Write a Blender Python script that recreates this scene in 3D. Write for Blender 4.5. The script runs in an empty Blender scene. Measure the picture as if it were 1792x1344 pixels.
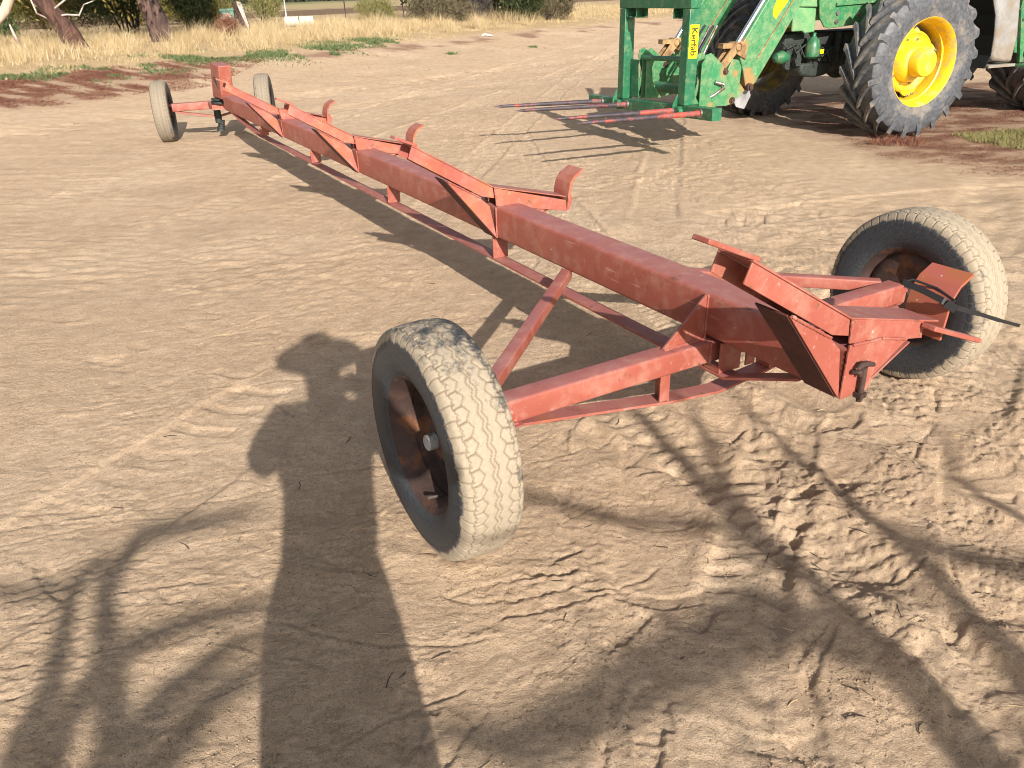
import bpy, bmesh, math, random
import numpy as np
from math import radians as R, sin, cos, pi
from mathutils import Vector, Matrix

random.seed(7)
RNG = np.random.default_rng(11)
scene = bpy.context.scene
COL = scene.collection

# ------------------------------------------------------------------ camera
cam_d = bpy.data.cameras.new("camera")
cam = bpy.data.objects.new("camera", cam_d)
COL.objects.link(cam)
cam_d.sensor_width = 36.0
cam_d.lens = 36.0 * 1346.08 / 1792.0
cam_d.clip_start = 0.02
cam_d.clip_end = 3000
PITCH, ROLL = R(26.878), R(1.805)
_f = Vector((0, cos(PITCH), -sin(PITCH)))
_u = Vector((0, sin(PITCH), cos(PITCH)))
_r = Vector((1, 0, 0))
_rr = cos(ROLL) * _r - sin(ROLL) * _u
_uu = sin(ROLL) * _r + cos(ROLL) * _u
cam.matrix_world = Matrix((
    (_rr.x, _uu.x, -_f.x, 0.0), (_rr.y, _uu.y, -_f.y, 0.0), (_rr.z, _uu.z, -_f.z, 1.62), (0, 0, 0, 1)))
scene.camera = cam

# ------------------------------------------------------------------ light
SUN_EL = R(25.4)
SUN_AZ = R(15.3)
SUN_DIR = Vector((sin(SUN_AZ) * cos(SUN_EL), -cos(SUN_AZ) * cos(SUN_EL), sin(SUN_EL)))   # towards the sun
w = bpy.data.worlds.new("World")
scene.world = w
w.use_nodes = True
nt = w.node_tree
sky = nt.nodes.new("ShaderNodeTexSky")
sky.sky_type = 'NISHITA'
sky.sun_disc = False
sky.sun_elevation = SUN_EL
sky.sun_rotation = math.atan2(SUN_DIR.x, SUN_DIR.y)
sky.dust_density = 2.0
sky.air_density = 1.0
bg = nt.nodes["Background"]
bg.inputs[1].default_value = 0.09
hs = nt.nodes.new("ShaderNodeHueSaturation")      # high thin cloud: a paler, less blue sky
hs.inputs['Saturation'].default_value = 0.45
nt.links.new(sky.outputs[0], hs.inputs['Color'])
nt.links.new(hs.outputs[0], bg.inputs[0])
sun_d = bpy.data.lights.new("sun", 'SUN')
sun_d.energy = 5.0
sun_d.angle = R(0.53)
sun_d.color = (1.0, 0.935, 0.85)
sun = bpy.data.objects.new("sun", sun_d)
COL.objects.link(sun)
sun.rotation_euler = SUN_DIR.to_track_quat('Z', 'Y').to_euler()
sun.location = (3, -10, 8)
scene.view_settings.view_transform = 'Standard'
scene.view_settings.look = 'None'
scene.view_settings.gamma = 1.0
scene.view_settings.exposure = 0.76
scene.cycles.filter_width = 1.0
scene.cycles.max_bounces = 6
scene.cycles.diffuse_bounces = 3
scene.cycles.glossy_bounces = 2

# ------------------------------------------------------------------ materials
def nmat(name):
    m = bpy.data.materials.new(name)
    m.use_nodes = True
    t = m.node_tree
    b = t.nodes["Principled BSDF"]
    return m, t, b, t.nodes, t.links

def noise(t, scale, detail=4, rough=0.55, coord='Object', vec=None, dist=0.0):
    n = t.nodes.new("ShaderNodeTexNoise")
    n.inputs['Scale'].default_value = scale
    n.inputs['Detail'].default_value = detail
    n.inputs['Roughness'].default_value = rough
    n.inputs['Distortion'].default_value = dist
    if vec is None:
        tc = t.nodes.new("ShaderNodeTexCoord")
        vec = tc.outputs[coord]
    t.links.new(vec, n.inputs['Vector'])
    return n

def ramp(t, src, stops):
    r = t.nodes.new("ShaderNodeValToRGB")
    cr = r.color_ramp
    while len(cr.elements) < len(stops):
        cr.elements.new(0.5)
    for e, (p, c) in zip(cr.elements, stops):
        e.position = p
        e.color = (c[0], c[1], c[2], 1) if not isinstance(c, (int, float)) else (c, c, c, 1)
    t.links.new(src, r.inputs[0])
    return r

def mix(t, fac, a, b, mode='MIX'):
    m = t.nodes.new("ShaderNodeMix")
    m.data_type = 'RGBA'
    m.blend_type = mode
    if isinstance(fac, (int, float)):
        m.inputs[0].default_value = fac
    else:
        t.links.new(fac, m.inputs[0])
    for k, v in ((6, a), (7, b)):
        if isinstance(v, tuple):
            m.inputs[k].default_value = (v[0], v[1], v[2], 1)
        else:
            t.links.new(v, m.inputs[k])
    return m.outputs[2]

def bump(t, b, src, strength, dist=0.01, prev=None):
    n = t.nodes.new("ShaderNodeBump")
    n.inputs['Strength'].default_value = strength
    n.inputs['Distance'].default_value = dist
    t.links.new(src, n.inputs['Height'])
    if prev is not None:
        t.links.new(prev, n.inputs['Normal'])
    t.links.new(n.outputs[0], b.inputs['Normal'])
    return n.outputs[0]

def simple(name, col, rough=0.6, metal=0.0, var=0.25, scale=12.0, bstr=0.0, dirt=None, dirt_amt=0.5, dscale=5.0, spec=0.5):
    m, t, b, N, L = nmat(name)
    n = noise(t, scale, 5)
    lo = tuple(c * (1 - var) for c in col)
    hi = tuple(min(1, c * (1 + var)) for c in col)
    c = ramp(t, n.outputs[0], [(0.3, lo), (0.7, hi)]).outputs[0]
    if dirt:
        d = noise(t, dscale, 8, 0.65)
        f = ramp(t, d.outputs[0], [(0.62 - dirt_amt * 0.4, 0.0), (0.72 - dirt_amt * 0.25, 1.0)]).outputs[0]
        c = mix(t, f, c, dirt)
    L.new(c, b.inputs['Base Color'])
    b.inputs['Roughness'].default_value = rough
    b.inputs['Metallic'].default_value = metal
    b.inputs['Specular IOR Level'].default_value = spec
    if bstr:
        n2 = noise(t, scale * 6, 4)
        bump(t, b, n2.outputs[0], bstr, 0.004)
    return m

def paint_red(name="red_oxide_paint", lo=(0.240, 0.058, 0.039), hi=(0.312, 0.089, 0.062), r0=0.60, r1=0.74):
    m, t, b, N, L = nmat(name)
    a = noise(t, 3.0, 6, 0.6)
    base = ramp(t, a.outputs[0], [(0.3, lo), (0.7, hi)]).outputs[0]
    # sky reflection on upward faces, painted into the colour as a patchy mauve tint
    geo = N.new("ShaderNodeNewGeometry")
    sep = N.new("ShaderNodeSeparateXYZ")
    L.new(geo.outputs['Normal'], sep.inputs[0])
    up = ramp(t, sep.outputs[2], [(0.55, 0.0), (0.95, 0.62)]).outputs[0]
    fade = noise(t, 9.0, 7, 0.6)  # patches of the painted sky reflection tint
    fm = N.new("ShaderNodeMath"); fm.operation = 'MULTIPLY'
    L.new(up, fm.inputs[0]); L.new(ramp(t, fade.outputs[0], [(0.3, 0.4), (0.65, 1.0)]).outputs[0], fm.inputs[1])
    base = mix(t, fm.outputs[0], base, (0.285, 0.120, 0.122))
    # orange rust blooms
    r = noise(t, 4.2, 9, 0.68, dist=0.4)
    rf = ramp(t, r.outputs[0], [(r0, 0.0), (r1, 0.7)]).outputs[0]
    base = mix(t, rf, base, (0.33, 0.115, 0.048))
    # dusty film and rust runs streaking down
    tcs = N.new("ShaderNodeTexCoord")
    mps = N.new("ShaderNodeMapping"); mps.inputs['Scale'].default_value = (26, 26, 2.2)
    L.new(tcs.outputs['Object'], mps.inputs[0])
    sk = noise(t, 1.0, 5, 0.6, vec=mps.outputs[0])
    base = mix(t, ramp(t, sk.outputs[0], [(0.58, 0.0), (0.72, 0.5)]).outputs[0], base, (0.27, 0.085, 0.045))
    du = noise(t, 11, 8, 0.7)
    base = mix(t, ramp(t, du.outputs[0], [(0.48, 0.0), (0.70, 0.5)]).outputs[0], base, (0.40, 0.225, 0.17))
    # worn-through patches of rust, small dark chips and pale scuffs
    wp = noise(t, 13, 9, 0.72)
    base = mix(t, ramp(t, wp.outputs[0], [(0.625, 0.0), (0.645, 0.85)]).outputs[0], base, (0.15, 0.058, 0.032))
    wq = noise(t, 21, 8, 0.7)
    base = mix(t, ramp(t, wq.outputs[0], [(0.66, 0.0), (0.685, 0.7)]).outputs[0], base, (0.46, 0.34, 0.29))
    c = noise(t, 60.0, 3, 0.5)
    cf = ramp(t, c.outputs[0], [(0.68, 0.0), (0.74, 0.5)]).outputs[0]
    base = mix(t, cf, base, (0.14, 0.055, 0.03))
    tc = N.new("ShaderNodeTexCoord")
    mp = N.new("ShaderNodeMapping")
    mp.inputs['Scale'].default_value = (4, 40, 40)
    mp.inputs['Rotation'].default_value = (0.3, 0.5, 0.2)
    L.new(tc.outputs['Object'], mp.inputs[0])
    s = noise(t, 1.4, 5, 0.5, vec=mp.outputs[0])
    sf = ramp(t, s.outputs[0], [(0.66, 0.0), (0.74, 0.45)]).outputs[0]
    base = mix(t, sf, base, (0.56, 0.33, 0.26))
    L.new(base, b.inputs['Base Color'])
    rr = ramp(t, a.outputs[0], [(0.3, 0.42), (0.7, 0.6)]).outputs[0]
    L.new(rr, b.inputs['Roughness'])
    b1 = noise(t, 90, 3)
    p = bump(t, b, b1.outputs[0], 0.10, 0.002)
    b2 = noise(t, 6, 3)
    bump(t, b, b2.outputs[0], 0.10, 0.01, prev=p)
    return m

def rubber(name, dust=(0.30, 0.248, 0.180), base=(0.024, 0.027, 0.032), dscale=18, dirtamt=1.0):
    """worn rubber; attribute 'dust' (float) says where dry mud sits on the tyre"""
    m, t, b, N, L = nmat(name)
    at = N.new("ShaderNodeAttribute"); at.attribute_name = "dust"
    n = noise(t, dscale, 9, 0.72)
    n2 = noise(t, dscale * 5, 5, 0.6)
    bc = ramp(t, n2.outputs[0], [(0.3, tuple(c * 0.7 for c in base)), (0.75, tuple(c * 1.9 for c in base))]).outputs[0]
    ad = N.new("ShaderNodeMath"); ad.operation = 'ADD'
    L.new(at.outputs['Fac'], ad.inputs[0])
    sb = N.new("ShaderNodeMath"); sb.operation = 'MULTIPLY_ADD'
    L.new(n.outputs[0], sb.inputs[0]); sb.inputs[1].default_value = 2.0; sb.inputs[2].default_value = -1.0
    L.new(sb.outputs[0], ad.inputs[1])
    f = ramp(t, ad.outputs[0], [(0.30, 0.0), (0.62, dirtamt)]).outputs[0]
    dcol = ramp(t, n2.outputs[0], [(0.25, tuple(c * 0.85 for c in dust)), (0.75, tuple(c * 1.12 for c in dust))]).outputs[0]
    c = mix(t, f, bc, dcol)
    g = N.new("ShaderNodeAttribute"); g.attribute_name = "groove"
    c = mix(t, g.outputs['Fac'], c, (0.10, 0.066, 0.036))
    L.new(c, b.inputs['Base Color'])
    L.new(ramp(t, f, [(0.0, 0.55), (1.0, 0.95)]).outputs[0], b.inputs['Roughness'])
    bump(t, b, n2.outputs[0], 0.25, 0.003)
    return m

def green_paint(name, base=(0.018, 0.150, 0.056), dust=0.45, rust=0.2, spots=()):
    m, t, b, N, L = nmat(name)
    n = noise(t, 5, 8, 0.65)
    c = ramp(t, n.outputs[0], [(0.3, tuple(x * 0.85 for x in base)), (0.7, tuple(x * 1.2 for x in base))]).outputs[0]
    d = noise(t, 11, 10, 0.75)
    f = ramp(t, d.outputs[0], [(0.60 - dust * 0.35, 0.0), (0.86 - dust * 0.1, 0.62)]).outputs[0]
    c = mix(t, f, c, (0.36, 0.36, 0.20))
    d3 = noise(t, 45, 6, 0.7)
    c = mix(t, ramp(t, d3.outputs[0], [(0.55, 0.0), (0.75, 0.4 * min(1, dust * 2))]).outputs[0], c, (0.40, 0.42, 0.25))
    d2 = noise(t, 3.5, 8, 0.6)
    f2 = ramp(t, d2.outputs[0], [(0.66 - rust * 0.25, 0.0), (0.78 - rust * 0.2, 0.85)]).outputs[0]
    c = mix(t, f2, c, (0.34, 0.19, 0.075))
    for (px, py, pz, rad) in spots:
        tc = N.new("ShaderNodeTexCoord")
        vm = N.new("ShaderNodeVectorMath"); vm.operation = 'DISTANCE'
        L.new(tc.outputs['Object'], vm.inputs[0]); vm.inputs[1].default_value = (px, py, pz)
        ad = N.new("ShaderNodeMath"); ad.operation = 'MULTIPLY_ADD'
        L.new(d3.outputs[0], ad.inputs[0]); ad.inputs[1].default_value = 0.22 * rad / 0.1; ad.inputs[2].default_value = -0.11 * rad / 0.1
        a2 = N.new("ShaderNodeMath"); L.new(vm.outputs['Value'], a2.inputs[0]); L.new(ad.outputs[0], a2.inputs[1])
        f3 = ramp(t, a2.outputs[0], [(rad * 0.45, 0.92), (rad, 0.0)]).outputs[0]
        c = mix(t, f3, c, (0.30, 0.165, 0.062))
    L.new(c, b.inputs['Base Color'])
    b.inputs['Roughness'].default_value = 0.42
    return m

M = {}
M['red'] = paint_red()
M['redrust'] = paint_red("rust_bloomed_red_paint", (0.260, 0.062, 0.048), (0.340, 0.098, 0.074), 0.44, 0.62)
M['rust'] = simple("rusty_steel", (0.042, 0.021, 0.016), 0.75, 0.0, 0.5, 14, 0.5, (0.13, 0.048, 0.018), 0.22, 9)
M['tyre'] = rubber("trailer_tyre_rubber")
M['tyre_grey'] = rubber("dusty_grey_tyre_rubber", dust=(0.27, 0.225, 0.165), dirtamt=0.8)
M['tractor_tyre'] = rubber("tractor_tyre_rubber", dust=(0.20, 0.17, 0.14), base=(0.055, 0.058, 0.064), dscale=5, dirtamt=0.8)
M['greenp'] = green_paint("green_paint", dust=0.50, rust=0.06)
M['greend'] = green_paint("dusty_green_paint", (0.022, 0.165, 0.064), dust=0.55, rust=0.10, spots=((2.36, 0.72, 0.83, 0.09), (2.245, 0.72, 0.535, 0.085), (2.02, 0.72, 0.68, 0.13), (2.15, 0.72, 1.06, 0.10), (2.05, 0.72, 0.80, 0.07), (2.19, 0.72, 0.80, 0.05)))
M['greenf'] = green_paint("fork_green_paint", (0.012, 0.112, 0.050), dust=0.28, rust=0.04)
M['greenh'] = green_paint("hood_green_paint", (0.04, 0.24, 0.09), dust=0.95, rust=0.0)
M['greendk'] = green_paint("greasy_dark_green", (0.010, 0.055, 0.025), dust=0.25, rust=0.1)
M['yellow'] = simple("yellow_rim_paint", (0.74, 0.48, 0.014), 0.5, 0, 0.10, 8, 0, (0.45, 0.33, 0.12), 0.30, 7)
M['yelldark'] = simple("dark_yellow_paint", (0.28, 0.20, 0.03), 0.7, 0, 0.3, 8, 0, (0.14, 0.10, 0.06), 0.5, 6)  # darker yellow with brown patches, for the far front wheel
M['brownst'] = simple("rusty_pivot_steel", (0.30, 0.19, 0.085), 0.75, 0, 0.35, 14, 0.3, (0.14, 0.07, 0.03), 0.4, 9)
M['chrome'] = simple("chromed_rod", (0.82, 0.83, 0.85), 0.22, 1.0, 0.05, 20)
M['steel'] = simple("bare_steel", (0.32, 0.30, 0.29), 0.45, 0.8, 0.3, 20, 0, (0.20, 0.11, 0.06), 0.3, 12)
M['black'] = simple("black_rubber", (0.018, 0.018, 0.020), 0.55, 0, 0.3, 20)
M['blackp'] = simple("black_plastic", (0.008, 0.008, 0.009), 0.6, 0, 0.2, 30)
M['engine'] = simple("oily_engine_parts", (0.018, 0.024, 0.020), 0.7, 0, 0.5, 16, 0.2)
M['greytank'] = simple("dusty_grey_plastic", (0.225, 0.22, 0.21), 0.7, 0, 0.2, 7, 0.15, (0.20, 0.165, 0.125), 0.45, 5)
M['tine'] = simple("worn_tine_steel", (0.06, 0.05, 0.06), 0.55, 0.3, 0.35, 14, 0, (0.36, 0.07, 0.05), 0.22, 9)
M['tinered'] = simple("red_tine_paint", (0.50, 0.060, 0.035), 0.5, 0, 0.3, 14, 0, (0.10, 0.07, 0.07), 0.62, 16)
M['decal'] = simple("yellow_decal", (0.85, 0.66, 0.0), 0.5, 0, 0.05, 10)
M['ink'] = simple("decal_ink", (0.035, 0.03, 0.006), 0.6, 0, 0.05, 10)
M['whitem'] = simple("white_plastic", (0.62, 0.62, 0.60), 0.6, 0, 0.15, 12)
M['capgrey'] = simple("grey_grease_cap", (0.36, 0.38, 0.39), 0.6, 0, 0.15, 30, 0, (0.16, 0.10, 0.06), 0.3, 25)
M['concrete'] = simple("weathered_concrete", (0.46, 0.42, 0.35), 0.9, 0, 0.2, 9, 0.3)
M['oldwood'] = simple("weathered_timber", (0.40, 0.36, 0.32), 0.9, 0, 0.3, 10, 0.4, (0.18, 0.10, 0.07), 0.4, 4)
M['boxgreen'] = simple("faded_green_box_paint", (0.10, 0.20, 0.15), 0.7, 0, 0.25, 9)
M['plateshade'] = simple('shade_painted_underside', (0.065, 0.018, 0.013), 0.8, 0, 0.4, 14, 0.3)  # deep shade below the bracket arms, put into the colour
M['wire'] = simple("rusty_wire", (0.10, 0.08, 0.07), 0.7)
M['galv'] = simple("galvanised_post", (0.45, 0.47, 0.50), 0.6)

def bark(name, a, b_, sc=8):
    m, t, b, N, L = nmat(name)
    tc = N.new("ShaderNodeTexCoord")
    mp = N.new("ShaderNodeMapping"); mp.inputs['Scale'].default_value = (1, 1, 0.22)
    L.new(tc.outputs['Object'], mp.inputs[0])
    n = noise(t, sc, 8, 0.7, vec=mp.outputs[0], dist=0.5)
    L.new(ramp(t, n.outputs[0], [(0.35, a), (0.65, b_)]).outputs[0], b.inputs['Base Color'])
    b.inputs['Roughness'].default_value = 0.95
    bump(t, b, n.outputs[0], 1.0, 0.06)
    return m
M['bark'] = bark("furrowed_red_brown_bark", (0.016, 0.008, 0.006), (0.125, 0.060, 0.042))
M['bark2'] = bark("furrowed_brown_bark", (0.018, 0.010, 0.009), (0.125, 0.076, 0.062))
M['palebark'] = bark("smooth_pale_bark", (0.42, 0.33, 0.24), (0.56, 0.46, 0.36), 3)
M['darkbark'] = bark("dark_bark", (0.012, 0.009, 0.008), (0.05, 0.036, 0.03))

def leafmat(name, cols, transl=0.25):
    m, t, b, N, L = nmat(name)
    g = N.new("ShaderNodeNewGeometry")
    k = len(cols)
    r = ramp(t, g.outputs['Random Per Island'], [((i + 0.5) / k, c) for i, c in enumerate(cols)])
    L.new(r.outputs[0], b.inputs['Base Color'])
    b.inputs['Roughness'].default_value = 0.75
    b.inputs['Specular IOR Level'].default_value = 0.2
    tr = N.new("ShaderNodeBsdfTranslucent")
    L.new(r.outputs[0], tr.inputs[0])
    ms = N.new("ShaderNodeMixShader"); ms.inputs[0].default_value = transl
    L.new(b.outputs[0], ms.inputs[1]); L.new(tr.outputs[0], ms.inputs[2])
    L.new(ms.outputs[0], t.nodes["Material Output"].inputs[0])
    return m
M['straw'] = leafmat("dry_straw", [(0.46, 0.34, 0.17), (0.60, 0.48, 0.29), (0.66, 0.56, 0.38), (0.40, 0.27, 0.12), (0.62, 0.51, 0.33), (0.52, 0.39, 0.20)])
M['weedgreen'] = leafmat("green_weed_leaf", [(0.085, 0.145, 0.05), (0.12, 0.185, 0.07), (0.11, 0.17, 0.085), (0.20, 0.22, 0.09)])
M['weedred'] = leafmat("red_brown_weed", [(0.17, 0.060, 0.040), (0.24, 0.090, 0.055), (0.12, 0.045, 0.035), (0.30, 0.16, 0.10)], 0.15)
M['grassmix'] = leafmat("dull_green_grass", [(0.20, 0.20, 0.07), (0.27, 0.25, 0.10), (0.16, 0.18, 0.06), (0.34, 0.28, 0.14)])
M['olive'] = leafmat("olive_needle_leaf", [(0.17, 0.14, 0.035), (0.11, 0.105, 0.03), (0.24, 0.19, 0.055), (0.065, 0.07, 0.022)])
M['olivelit'] = leafmat("yellow_olive_leaf", [(0.27, 0.21, 0.06), (0.20, 0.17, 0.05), (0.33, 0.26, 0.085), (0.13, 0.12, 0.035)])
M['darkgreen'] = leafmat("dark_green_leaf", [(0.03, 0.045, 0.018), (0.05, 0.065, 0.025), (0.075, 0.085, 0.035)])
M['greybush'] = leafmat("grey_twig_leaf", [(0.16, 0.125, 0.085), (0.11, 0.09, 0.06), (0.22, 0.18, 0.115), (0.13, 0.13, 0.06)])
M['fartree'] = leafmat("far_tree_leaf", [(0.055, 0.065, 0.04), (0.08, 0.085, 0.055)])

# ------------------------------------------------------------------ helpers
class MB:
    def __init__(self):
        self.v = []; self.f = []
    def add(self, vs, fs):
        o = len(self.v)
        self.v += [tuple(x) for x in vs]
        self.f += [tuple(i + o for i in f) for f in fs]
        return self
    def prism(self, poly, o, e1, e2, e3, d0, d1):
        """polygon (a,b) -> o + a*e1 + b*e2, extruded along e3 from d0 to d1"""
        o, e1, e2, e3 = map(Vector, (o, e1, e2, e3))
        n = len(poly)
        p0 = [o + e1 * a + e2 * b + e3 * d0 for a, b in poly]
        p1 = [o + e1 * a + e2 * b + e3 * d1 for a, b in poly]
        fs = [tuple(range(n - 1, -1, -1)), tuple(range(n, 2 * n))]
        for i in range(n):
            j = (i + 1) % n
            fs.append((i, j, j + n, i + n))
        return self.add(p0 + p1, fs)
    def box(self, x0, x1, y0, y1, z0, z1):
        return self.prism([(x0, y0), (x1, y0), (x1, y1), (x0, y1)], (0, 0, 0), (1, 0, 0), (0, 1, 0), (0, 0, 1), z0, z1)
    def bar(self, a, b, wd, ht, up=(0, 0, 1), rad=0.0):
        """rectangular bar between two points"""
        a, b = Vector(a), Vector(b)
        d = (b - a); L = d.length; d.normalize()
        s = d.cross(Vector(up)); s.normalize()
        u = s.cross(d)
        return self.prism(rrect(wd, ht, rad), a, s, u, d, 0, L)
    def tube(self, pts, rad, n=10, cap=True):
        pts = [Vector(p) for p in pts]
        if isinstance(rad, (int, float)):
            rad = [rad] * len(pts)
        vs = []; fs = []
        prev = None
        for i, p in enumerate(pts):
            d = (pts[min(i + 1, len(pts) - 1)] - pts[max(i - 1, 0)]).normalized()
            if prev is None:
                s = d.orthogonal().normalized()
            else:
                s = (prev - d * prev.dot(d)).normalized()
            prev = s
            t = d.cross(s)
            for k in range(n):
                an = 2 * pi * k / n
                vs.append(p + (s * cos(an) + t * sin(an)) * rad[i])
        for i in range(len(pts) - 1):
            for k in range(n):
                k2 = (k + 1) % n
                fs.append((i * n + k, i * n + k2, (i + 1) * n + k2, (i + 1) * n + k))
        if cap:
            fs.append(tuple(range(n - 1, -1, -1)))
            fs.append(tuple((len(pts) - 1) * n + k for k in range(n)))
        return self.add(vs, fs)
    def lathe(self, prof, n=48, axis='Y', c=(0, 0, 0), closed=False):
        """profile of (along axis, radius)"""
        vs = []; fs = []
        m = len(prof)
        for k in range(n):
            an = 2 * pi * k / n
            for a, r in prof:
                if axis == 'Y':
                    vs.append((c[0] + r * cos(an), c[1] + a, c[2] + r * sin(an)))
                elif axis == 'Z':
                    vs.append((c[0] + r * cos(an), c[1] + r * sin(an), c[2] + a))
                else:
                    vs.append((c[0] + a, c[1] + r * cos(an), c[2] + r * sin(an)))
        for k in range(n):
            k2 = (k + 1) % n
            for i in range(m - 1 if not closed else m):
                i2 = (i + 1) % m
                fs.append((k * m + i, k2 * m + i, k2 * m + i2, k * m + i2))
        return self.add(vs, fs)
    def build(self, name, mat, parent=None, bevel=0.0, smooth=35, seg=2, loc=None, rotz=0.0, fixn=True):
        me = bpy.data.meshes.new(name)
        me.from_pydata([tuple(v) for v in self.v], [], self.f)
        if fixn:
            bm = bmesh.new(); bm.from_mesh(me)
            bmesh.ops.recalc_face_normals(bm, faces=bm.faces)
            bm.to_mesh(me); bm.free()
        return link(name, me, mat, parent, bevel, smooth, seg, loc, rotz)

def link(name, me, mat, parent=None, bevel=0.0, smooth=35, seg=2, loc=None, rotz=0.0):
    if mat is not None and not me.materials:
        me.materials.append(mat)
    if smooth:
        me.shade_smooth()
        me.set_sharp_from_angle(angle=R(smooth))
    o = bpy.data.objects.new(name, me)
    COL.objects.link(o)
    if parent is not None:
        o.parent = parent
    if loc is not None:
        o.location = loc
    o.rotation_euler = (0, 0, rotz)
    if bevel:
        b = o.modifiers.new("edge", 'BEVEL')
        b.width = bevel; b.segments = seg; b.limit_method = 'ANGLE'; b.angle_limit = R(40)
        b.harden_normals = False
    return o

def rrect(wd, ht, r=0.0, n=4):
    a, b = wd / 2, ht / 2
    if r <= 0:
        return [(-a, -b), (a, -b), (a, b), (-a, b)]
    out = []
    for cx, cy, s in ((a - r, -b + r, -90), (a - r, b - r, 0), (-a + r, b - r, 90), (-a + r, -b + r, 180)):
        for k in range(n + 1):
            t = R(s + 90 * k / n)
            out.append((cx + r * cos(t), cy + r * sin(t)))
    return out

def tag(o, label=None, cat=None, group=None, kind=None):
    if label: o["label"] = label
    if cat: o["category"] = cat
    if group: o["group"] = group
    if kind: o["kind"] = kind
    return o

def thing(name, loc, rotz=0.0, label=None, cat=None, group=None):
    o = bpy.data.objects.new(name, None)
    o.empty_display_size = 0.2
    COL.objects.link(o)
    o.location = loc
    o.rotation_euler = (0, 0, rotz)
    return tag(o, label, cat, group)

def copy_tree(o, parent=None):
    c = o.copy()
    COL.objects.link(c)
    c.parent = parent
    for ch in list(o.children):
        copy_tree(ch, c)
    return c

def np_mesh(name, V, F):
    """V (n,3) float, F (m,k) int with constant k"""
    me = bpy.data.meshes.new(name)
    V = np.asarray(V, np.float32); F = np.asarray(F, np.int32)
    me.vertices.add(len(V)); me.vertices.foreach_set("co", V.ravel())
    k = F.shape[1]
    me.loops.add(F.size); me.loops.foreach_set("vertex_index", F.ravel())
    me.polygons.add(len(F))
    me.polygons.foreach_set("loop_start", np.arange(0, F.size, k, dtype=np.int32))
    me.polygons.foreach_set("loop_total", np.full(len(F), k, np.int32))
    me.update(calc_edges=True)
    me.validate()
    return me

# ------------------------------------------------------------------ noise
def _hash(ix, iy, seed):
    h = (ix.astype(np.int64) * 374761393 + iy.astype(np.int64) * 668265263 + seed * 974634777) & 0xFFFFFFFF
    h = ((h ^ (h >> 13)) * 1274126177) & 0xFFFFFFFF
    h = h ^ (h >> 16)
    return (h & 0xFFFF) / 65535.0

def perlin(x, y, seed=0):
    x0 = np.floor(x); y0 = np.floor(y)
    fx = x - x0; fy = y - y0
    ix = x0.astype(np.int64); iy = y0.astype(np.int64)
    u = fx * fx * fx * (fx * (fx * 6 - 15) + 10); v = fy * fy * fy * (fy * (fy * 6 - 15) + 10)
    def gr(i, j, dx, dy):
        a = _hash(ix + i, iy + j, seed) * 2 * np.pi
        return np.cos(a) * dx + np.sin(a) * dy
    n00 = gr(0, 0, fx, fy); n10 = gr(1, 0, fx - 1, fy); n01 = gr(0, 1, fx, fy - 1); n11 = gr(1, 1, fx - 1, fy - 1)
    return ((n00 * (1 - u) + n10 * u) * (1 - v) + (n01 * (1 - u) + n11 * u) * v) * 1.5

def fbm(x, y, sc, octs=4, seed=0, gain=0.5):
    r = 0; a = 1.0; tot = 0
    for i in range(octs):
        r = r + a * perlin(x / sc, y / sc, seed + i * 17)
        tot += a; a *= gain; sc /= 2.03
    return r / tot

def sstep(a, b, x):
    t = np.clip((x - a) / (b - a), 0, 1)
    return t * t * (3 - 2 * t)

def S_of(x, y):
    return -0.8 * x + 0.6 * y

def terrain_z(x, y):
    return 0.75 * sstep(9.5, 20.5, S_of(x, y))

# ------------------------------------------------------------------ ground
def lug_track(x, y, p0, ang, width, pitch, lug_l, duty, skew, curve, depth, seed, half=0, ln=(-9, 9)):
    """tyre print: bars pressed into the dirt along a path"""
    ca, sa = cos(ang), sin(ang)
    dx, dy = x - p0[0], y - p0[1]
    s = dx * ca + dy * sa; t = -dx * sa + dy * ca
    s = s + 0.02 * perlin(x * 4, y * 4, seed + 5)
    t = t + 0.02 * perlin(x * 3, y * 3, seed + 6)
    out = np.zeros_like(x)
    for sg in (1, -1):
        if half and sg != half: continue
        tt = t * sg
        inb = sstep(0.005, 0.015, tt) * (1 - sstep(lug_l - 0.012, lug_l, tt))
        ph = (s + (0.5 * pitch if sg < 0 else 0) + skew * tt + curve * tt * tt) / pitch
        fr = (ph - np.floor(ph)) * pitch
        wd = duty * pitch
        e = 0.006 + 0.004 * perlin(x * 9, y * 9, seed + 2)
        e = np.maximum(e, 0.003)
        bar = sstep(0, e, fr) * (1 - sstep(wd - e, wd, fr))
        cell = _hash(np.floor(ph).astype(np.int64), np.full(ph.shape, 3 + sg, np.int64), seed)
        keep = 0.10 + 0.90 * (cell > 0.42) * (0.5 + 0.8 * (cell - 0.42))
        out += bar * inb * keep
    m = sstep(-0.25, 0.15, fbm(x, y, 0.55, 3, seed + 9))
    edge = (1 - sstep(width * 0.45, width * 0.5, np.abs(t)))
    rng = sstep(ln[0], ln[0] + 0.15, s) * (1 - sstep(ln[1] - 0.15, ln[1], s))
    rut = -0.010 * edge * rng
    return (-depth * out * m + rut) * rng

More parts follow.
